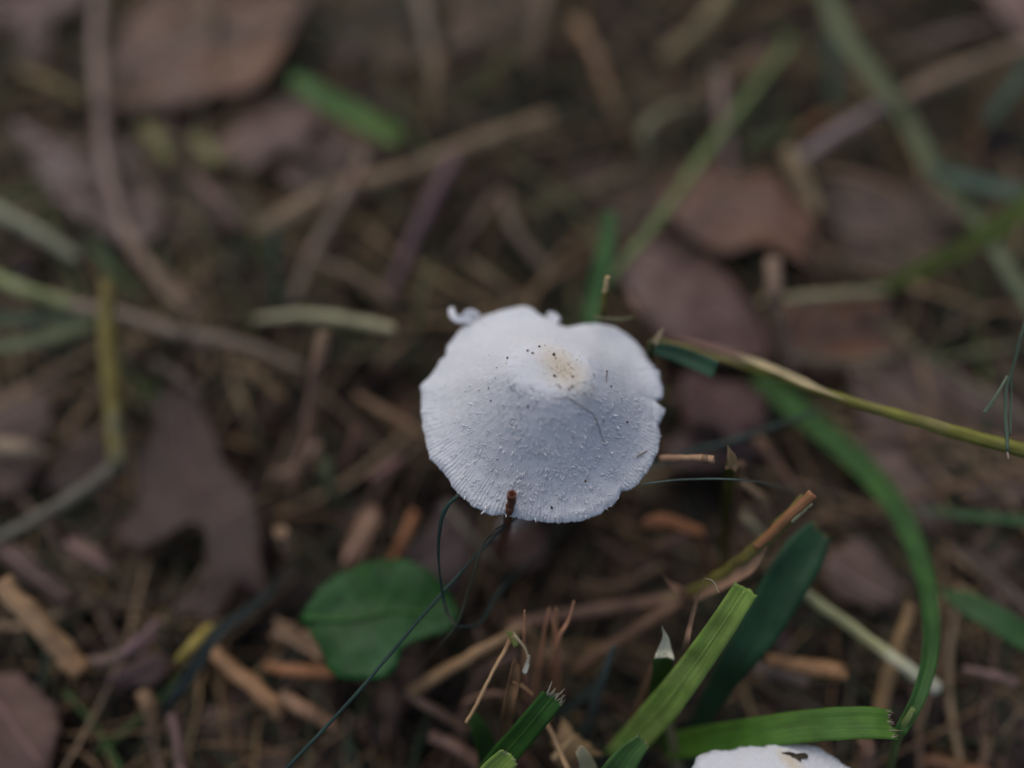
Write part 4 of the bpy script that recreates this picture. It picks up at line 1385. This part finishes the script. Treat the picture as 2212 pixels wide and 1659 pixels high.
S('dull teal grass wire curving from the loop back under the cap', (54, 68, 66), [6, 9, 11, 8], [(984, 1354, -98), (1035, 1347, -101), (1068, 1295, -106), (1110, 1245, -112), (1190, 1180, 10)], name='wiry_grass', cat='wiry grass', green=True, sides=8, n=50,
  hollow=(False, False))

# bristles and the frayed fork
for lab, pts in (('leftmost short red bristle pair standing before the reddish stick', [(1133, 1318, 36), (1132, 1370, 32), (1133, 1440, 24), (1140, 1520, 8)]),
                 ('red bristle leaning left of the bristle cluster', [(1186, 1312, 30), (1176, 1365, 27), (1166, 1430, 20), (1150, 1520, 6)]),
                 ('thin red bristle in the middle of the cluster', [(1193, 1322, 30), (1198, 1380, 26), (1205, 1500, 8)]),
                 ('thickest red bristle of the cluster', [(1201, 1312, 30), (1204, 1370, 26), (1206, 1430, 20), (1200, 1520, 6)]),
                 ('long pale bristle leaning away from the cluster', [(1240, 1298, 33), (1228, 1340, 31), (1206, 1382, 28), (1190, 1470, 12)])):
    S(lab, (184, 132, 104), [3.5, 7, 10, 10], pts, name='dry_bristle', cat='bristle', group='red dry bristles', sides=6, hollow=(False, False), squash=0.8)
fork = S('pale frayed straw fork bent over in front of the bristles', (172, 144, 112), [12, 10, 8, 9, 7], [(1107, 1372, -96), (1088, 1408, -96), (1060, 1460, -96), (1030, 1520, -96), (1006, 1562, -96)], name='frayed_straw', blot=(140, 106, 80), sides=8, n=40, squash=0.6)
S('', (150, 140, 116), [9, 8, 6, 4], [(1107, 1368, -96), (1122, 1385, -96), (1136, 1405, -96), (1142, 1432, -95.5)], name='second_arm', parent=fork, sides=8)
B('', (126, 138, 78), [10, 16, 12], [(1092, 1362, -95.5), (1105, 1376, -96), (1114, 1396, -96)], name='green_tip', parent=fork, ends=('point', 'cut'), fold=0.7, cols=5)
B('', (196, 192, 172), [4, 10, 12], [(1143, 1415, -96), (1138, 1436, -96), (1132, 1452, -96)], name='torn_fluff', parent=fork, green=False, tuft=(0, (200, 196, 178)), fold=0.6, rag=0.8, cols=7, fray=7, frayl=0.9)
B('torn brown straw husk standing upright under the frayed fork', (128, 100, 76), [16, 30, 30, 24], [(1112, 1428, -96), (1108, 1468, -97), (1096, 1530, -99), (1082, 1640, 8)], name='straw_husk', cat='straw', green=False, fold=0.8, rag=0.9,
  tuft=(0, (150, 124, 100)), blot=(98, 72, 52), fray=7, frayl=0.7)
B('thin dry leaf curl bridging from husk to the dark cut blade', (142, 112, 84), [5, 9, 8], [(1100, 1470, -97), (1125, 1480, -97), (1150, 1500, -98)], name='straw_shred', cat='straw', green=False, fold=0.6, ends=('point', 'cut'))
B('brown dry leaf point sticking up beside the long dead stalk', (150, 116, 96), [4, 14, 24, 22], [(1430, 1240, 33), (1448, 1262, 30), (1472, 1282, 26), (1490, 1320, 14)], name='dry_leaf_point', cat='leaf', green=False, ends=('point', 'cut'), fold=0.6)
B('thin dry curled leaf hanging beside the bright cut blade', (128, 104, 88), [3, 8, 10, 14, 10], [(1523, 1246, -94), (1504, 1300, -96), (1490, 1350, -97), (1480, 1395, -98), (1470, 1440, 16)], name='curled_leaf', cat='leaf', green=False, ends=('point', 'cut'), fold=0.7)
S('hair fine curved awn above the bright cut blade', (150, 140, 124), [2, 3, 3], [(1524, 1250, -94), (1540, 1256, -94), (1553, 1280, -94)], name='grass_awn', cat='awn', sides=6, hollow=(False, False))
st = S('brown green stub with torn straw tip beside the hollow tan straw', (86, 86, 40), [26, 24, 24, 22], [(1578, 1005, -98), (1574, 1050, -104), (1568, 1130, 16), (1562, 1250, 4)], name='grass_stub', cat='grass stub', green=True, squash=0.8)
B('', (166, 138, 104), [5, 20, 26, 24], [(1572, 962, -95), (1576, 980, -96), (1580, 1000, -97.5), (1577, 1012, -98)], name='torn_tip', parent=st, green=False, ends=('point', 'cut'), fold=0.8, rag=0.4, cols=7, tuft=(0, (190, 170, 140)), fray=4, frayl=0.6)

# ------------------------------------------------------------------ green blades
B('cut bright green blade with yellow tip lying in the far litter', (86, 128, 68), [34, 52, 56, 52], [(632, 165, 18), (690, 208, 18), (780, 255, 17), (862, 300, 15)], tuft=(1, (150, 138, 92)), blot=(108, 138, 74), roll=0.2, rag=0.2, fray=6, frayl=0.5)
B('upright green blade rising behind the cap notch', (78, 116, 70), [38, 46, 46, 50], [(1318, 458, 32), (1306, 540, 30), (1286, 640, 27), (1266, 730, 24), (1240, 800, 10)], midrib=(96, 134, 84), roll=0.25)
S('long pale green stalk slanting away behind the upright green blade', (122, 138, 92), [24, 27, 28, 26, 24], [(1300, 625, 26), (1400, 505, 23), (1530, 325, 19), (1630, 195, 16), (1710, 85, 11)], name='grass_stalk', cat='grass stem', green=True, n=50, blot=(112, 124, 90))
B('long pale green stalk crossing the far corner from the upper edge', (120, 130, 100), [40, 42, 34, 38, 34, 26], [(1770, -40, 22), (1826, 85, 20), (1910, 195, 20), (1955, 255, 18), (2018, 372, 16), (2100, 465, 14), (2190, 600, 12)], name='grass_stalk', cat='grass stem', fold=0.7,
  blot=(96, 112, 84), n=50)
B('bluish green strand from the far stalk bend to the side edge', (106, 132, 120), [20, 34, 38], [(2010, 362, 17), (2110, 395, 17), (2240, 425, 17)], blot=(96, 112, 98))
B('dull green drooping blade below the crossing far stalk', (76, 88, 68), [44, 50, 30], [(1790, 60, 14), (1800, 180, 12), (1790, 290, 8)], roll=0.5)
B('olive green blade slanting in from the side edge behind the long yellow stem', (96, 112, 50), [52, 50, 46, 40, 24], [(2250, 415, 21), (2130, 505, 20), (2040, 555, 18), (1950, 600, 16), (1870, 640, 13)], blot=(112, 116, 60))
B('pale green strand down the side edge', (110, 122, 96), [24, 30, 22], [(2120, 500, 18), (2180, 590, 18), (2240, 690, 17)])
B('muted green blade at the side edge below the green yellow stalk', (112, 124, 94), [28, 34, 30, 20], [(-40, 755, 18), (60, 740, 18), (150, 715, 16), (230, 690, 13)], roll=0.5)
B('dull green strip under the green yellow stalk', (92, 108, 84), [30, 36, 20], [(-30, 690, 14), (80, 690, 14), (200, 690, 11)])
B('dark green shoot crossing the straws behind the olive stem', (70, 92, 58), [20, 30, 18], [(195, 520, 13), (240, 580, 13), (300, 640, 10)])
B('dark green cut stub beside the cap, under the long yellow stem', (50, 84, 66), [34, 44, 48], [(1412, 752, -104), (1475, 770, -104), (1546, 800, -103)], tuft=None, fold=0.3, roll=0.15)
B('grey dull blade bent over in front of the oak leaf', (84, 90, 88), [14, 24, 32, 34, 22], [(640, 1215, 8), (560, 1300, 14), (470, 1365, 17), (420, 1440, 15), (345, 1545, 7)], roll=0.5)
B('dark teal blade in the dark gap right of the arching blade', (60, 96, 56), [20, 56, 64, 62], [(2020, 1270, 13), (2080, 1300, 15), (2160, 1345, 17), (2250, 1400, 17)], ends=('point', 'cut'))
B('thin green blade at the side edge above the dark gap', (66, 96, 64), [14, 22, 24], [(1960, 1100, 13), (2080, 1112, 15), (2240, 1128, 16)], ends=('point', 'cut'))
B('big arching green blade sweeping down from the yellow stem to the bottom blade', (54, 92, 42), [48, 60, 62, 58, 50, 43, 39, 35, 30],
  [(1635, 815, 8), (1725, 890, 10), (1835, 985, 13), (1928, 1090, 17), (1985, 1210, 21), (2007, 1320, 25), (2005, 1420, 28), (1980, 1510, 29), (1942, 1580, 28)], midrib=(80, 122, 62), fold=0.45, n=70, blot=(64, 106, 46), roll=0.35)
B('broad dark teal blade with brown margin hanging behind the bright cut blade', (40, 74, 52), [60, 96, 100, 94, 76, 50, 30], [(1772, 1146, 30), (1735, 1195, 30), (1690, 1265, 29), (1645, 1345, 27), (1595, 1420, 24), (1545, 1500, 16), (1490, 1600, 5)],
  ends=('cut', 'cut'), fold=0.22, blot=(46, 82, 54), n=60, rag=0.25, tuft=(0, (132, 116, 74)), fray=10, frayl=0.16)
B('bright yellow green cut blade leaning in front of the teal blade', (146, 174, 92), [56, 60, 66, 72, 60], [(1612, 1270, -91), (1560, 1350, -93), (1490, 1450, -97), (1420, 1540, -102), (1330, 1640, 10)], midrib=(150, 178, 96), tuft=(0, (196, 204, 168)), n=60,
  fold=0.2, rag=0.10, fray=16, frayl=0.10, blot=(114, 150, 64), roll=0.15)
B('broad green cut blade lying along the bottom edge with ragged white end', (82, 122, 46), [56, 64, 66, 70, 70, 64], [(1440, 1615, -112), (1530, 1600, -106), (1640, 1583, -100), (1760, 1568, -97), (1870, 1562, -95), (1925, 1566, -95)],
  tuft=(1, (176, 162, 146)), fold=0.25, n=60, rag=0.45, fray=9, frayl=0.35, blot=(74, 118, 48), roll=0.2)
S('pale blade base joining the arching blade at the ragged white end', (120, 138, 84), [12, 18, 16, 12], [(1972, 1530, 30), (1952, 1568, 28), (1930, 1620, 20), (1918, 1690, 6)], name='grass_stalk', cat='grass stem', green=True)
B('dark green cut blade with white fibres sticking out, nearest the bristles', (58, 98, 42), [58, 58, 60, 62, 50], [(1196, 1502, -93), (1165, 1540, -94), (1125, 1588, -96), (1080, 1640, -99), (1010, 1730, 10)], midrib=(72, 110, 52), tuft=(0, (176, 172, 156)), n=50, fold=0.25,
  rag=0.15, fray=8, frayl=0.55)
B('small bright green cut tip at the bottom edge below the dark cut blade', (142, 172, 88), [52, 58, 60, 56], [(1102, 1630, -92), (1075, 1655, -93), (1045, 1690, -95), (1000, 1760, -104)], tuft=(0, (196, 200, 168)), n=30, rag=0.3, fray=9, frayl=0.3, fold=0.35)
B('green cut blade with dry brown edge at the bottom, beside the second mushroom', (76, 112, 60), [40, 64, 80, 84], [(1388, 1598, -95), (1352, 1635, -95), (1320, 1680, -96), (1270, 1760, -102)], tuft=(0, (158, 146, 118)), rag=0.35, fray=10, frayl=0.25, fold=0.3, roll=0.5)
wt = B('green stub with white pointed torn tip behind the bright cut blade', (66, 96, 40), [48, 50, 48, 40], [(1430, 1412, -98), (1428, 1450, -101), (1420, 1510, -106), (1410, 1610, 6)], fold=0.4, rag=0.1)
B('', (182, 178, 160), [3, 16, 34, 46], [(1430, 1352, -96), (1436, 1376, -97), (1434, 1400, -98), (1432, 1418, -98)], name='torn_tip', parent=wt, green=False, ends=('point', 'cut'), fold=0.6, rag=0.2, cols=7)
B('dark green cut tip in shadow left of the dark cut blade', (46, 80, 36), [24, 44, 50, 40], [(1020, 1545, 21), (1035, 1580, 19), (1050, 1625, 15), (1060, 1700, 6)], ends=('cut', 'cut'), fold=0.3)
B('pale grey green dry blade at the bottom edge between the two green cut blades', (150, 146, 124), [24, 40, 44], [(1250, 1618, -97), (1262, 1640, -98), (1280, 1690, -101), (1300, 1760, 8)], green=False, rag=0.5, tuft=(0, (176, 170, 150)), fray=6, frayl=0.4)
B('grey blue blade leaning in the dark gap behind the dark cut blade', (98, 106, 104), [14, 22, 24, 16], [(1325, 1395, 25), (1305, 1450, 22), (1285, 1510, 17), (1262, 1590, 8)], roll=0.7)
B('dark blade lying in shadow at the foot of the grey blue blade', (52, 64, 58), [14, 26, 20], [(1300, 1470, 15), (1250, 1510, 15), (1200, 1550, 12)])
st = S('olive stub with cream cut tip rising behind the cap margin', (104, 98, 44), [16, 18, 20], [(1309, 622, -100), (1303, 660, -103), (1296, 720, 30), (1290, 800, 8)], name='grass_stub', cat='grass stub', green=True)
S('', (176, 156, 118), [14, 16], [(1312, 598, -98), (1310, 612, -99), (1307, 632, -100.5)], name='cream_tip', parent=st, n=10)
S('thin dark dry leaf lying crosswise at the cap margin', (112, 112, 84), [4, 7, 8, 3], [(1278, 682, -102), (1310, 688, -102), (1345, 690, -103), (1372, 682, -104)], name='dry_shred', cat='straw', sides=6)
S('thin brown bent stalk rising behind the cap margin', (120, 96, 82), [6, 9, 12, 12], [(1350, 612, 34), (1358, 645, 33), (1380, 680, 32), (1398, 760, 22), (1400, 860, 6)], name='dry_stalk', cat='stalk', sides=8)
st = S('dark olive stub with torn cream tip at the cap margin, start of the yellow stem', (66, 70, 34), [20, 24, 24], [(1412, 730, -102), (1402, 760, -104), (1392, 830, 24), (1385, 930, 5)], name='grass_stub', cat='grass stub', green=True)
B('', (182, 158, 130), [4, 14, 16], [(1434, 708, -100), (1424, 722, -101), (1412, 742, -102)], name='torn_tip', parent=st, green=False, ends=('point', 'cut'), fold=0.6, cols=7, tuft=(0, (190, 168, 140)), fray=4, frayl=0.6)

# ------------------------------------------------------------------ more strands one can pick out in the blur
S('olive tan straw slanting between the far corner leaf and the tall stalk', (118, 104, 72), [22, 26, 18], [(40, 150, 13), (110, 182, 14), (185, 222, 11)])
B('dark teal blade standing left of the purple brown stalk', (64, 84, 72), [22, 26, 22], [(588, 490, 16), (592, 580, 14), (598, 675, 9)], roll=0.5)
S('slim tan straw standing behind the tip of the bright green blade', (124, 104, 80), [20, 26, 20], [(946, 110, 16), (938, 190, 14), (930, 275, 9)])
S('slim olive stalk hanging down beside the torn shred of the cap', (84, 86, 60), [16, 20, 14], [(930, 565, 16), (912, 650, 14), (895, 740, 9)])
S('pink straw lying on the brown leaf above the long tan straw', (116, 94, 88), [20, 26, 20], [(415, 385, 12), (465, 430, 12), (520, 490, 9)])
S('pale olive curled straw behind the purple grey leaf', (116, 114, 92), [16, 26, 26, 18], [(1400, 345, 11), (1392, 285, 15), (1440, 242, 16), (1505, 228, 13)])
S('rust straw under the lilac grey straw', (108, 76, 54), [18, 26, 20], [(1700, 300, 11), (1755, 270, 12), (1815, 245, 10)])
B('dull green blade tip beside the pinkish tan upright straw', (92, 104, 68), [14, 24, 18], [(1595, 330, 13), (1655, 300, 14), (1725, 270, 12)], ends=('point', 'cut'))
S('brown straw lying behind the crossing far stalk near the corner', (104, 88, 80), [26, 32, 26], [(1940, 110, 11), (2040, 80, 12), (2150, 55, 11)])
B('dark teal grass tip at the side edge above the bluish strand', (62, 92, 80), [18, 26, 24], [(2130, 265, 14), (2180, 200, 16), (2240, 120, 17)])
S('tan straw left of the cap pointing at its margin', (122, 98, 78), [18, 22, 18], [(770, 855, 12), (840, 895, 12), (912, 940, 9)])
S('rosy brown straw standing left of the cap', (116, 86, 76), [20, 24, 18], [(775, 915, 16), (762, 965, 13), (745, 1020, 7)])
S('rose straw bit nearest the left margin of the cap', (118, 90, 88), [14, 22, 16], [(800, 1035, 11), (835, 1012, 12), (868, 992, 10)])
B('grey green leaf shred between pinkish upright straw and cap', (92, 104, 78), [14, 26, 20], [(700, 985, 13), (706, 1030, 13), (720, 1085, 9)], roll=0.5)
S('yellow olive straw bit poking from under the grey bent blade', (136, 124, 66), [18, 26, 20], [(382, 1428, 13), (418, 1392, 14), (455, 1352, 11)])
S('pale tan straw slanting behind the upper side of the cap', (116, 100, 82), [14, 20, 16], [(1005, 560, 13), (1060, 600, 13), (1130, 655, 9)])
S('thin dull straw in the dark gap left of the bristles', (92, 76, 66), [10, 14, 12], [(1020, 1340, 10), (1045, 1400, 9), (1060, 1470, 5)])
S('brown straw in the dark gap under the side of the cap', (88, 70, 62), [12, 16, 12], [(1290, 1160, 8), (1360, 1210, 7), (1440, 1230, 5)])
S('tan straw deep in the gap between bristles and olive dead stalk', (104, 84, 68), [12, 16, 14], [(1260, 1260, 7), (1340, 1265, 7), (1430, 1220, 6)])

# ------------------------------------------------------------------ loose straws of the upper litter, alike and uncounted by place
rnd = random.Random(77)
protos = []
for k in range(14):
    ln = rnd.uniform(24, 55)
    bend = rnd.gauss(0, 2.4)
    C = catmull([(-ln / 2, 0, 0), (-ln / 6, bend, rnd.uniform(0, 1)), (ln / 5, bend * 0.8, rnd.uniform(0, 1)), (ln / 2, rnd.gauss(0, 2), 0)], 14)
    w = rnd.uniform(0.6, 1.3)
    v, f, u = tube_geo(np.array(C), np.full(14, w / 2) * np.linspace(1, 0.8, 14), sides=8, squash=rnd.uniform(0.4, 0.8), rib=0.06, rough=0.2, seed=k, ref=(0, 0, 1))
    col = rnd.choice([(116, 98, 80), (88, 73, 63), (128, 110, 90), (80, 64, 57), (104, 82, 64), (86, 90, 68)])
    o = mesh_obj('loose_straw', v, f, fibre_mat(col), uvs=u, origin=(0, 0, 0))
    tag(o, 'short loose dry straw sunk in the blurred litter bed', 'straw', 'loose straws in the litter bed')
    protos.append(o)
for k in range(150):
    o = protos[k] if k < len(protos) else protos[k % len(protos)].copy()
    if k >= len(protos):
        COL.objects.link(o)
    while True:
        u, v = rnd.uniform(0, 2212), rnd.uniform(0, 1659)
        p = P(u, v, 6)
        if rnd.random() > 0.95 * bare(p.x, p.y) + (0.6 if v > 1000 else 0):
            break
    o.location = Vector((p.x, p.y, ground_z(p.x, p.y) + rnd.uniform(5.5, 10) * (1 - 0.5 * bare(p.x, p.y)))) * MM
    o.rotation_euler = (rnd.uniform(-0.12, 0.12), rnd.uniform(-0.14, 0.14), rnd.uniform(0, 6.28))

for o in bpy.data.objects:
    if '_o' in o:
        del o['_o']
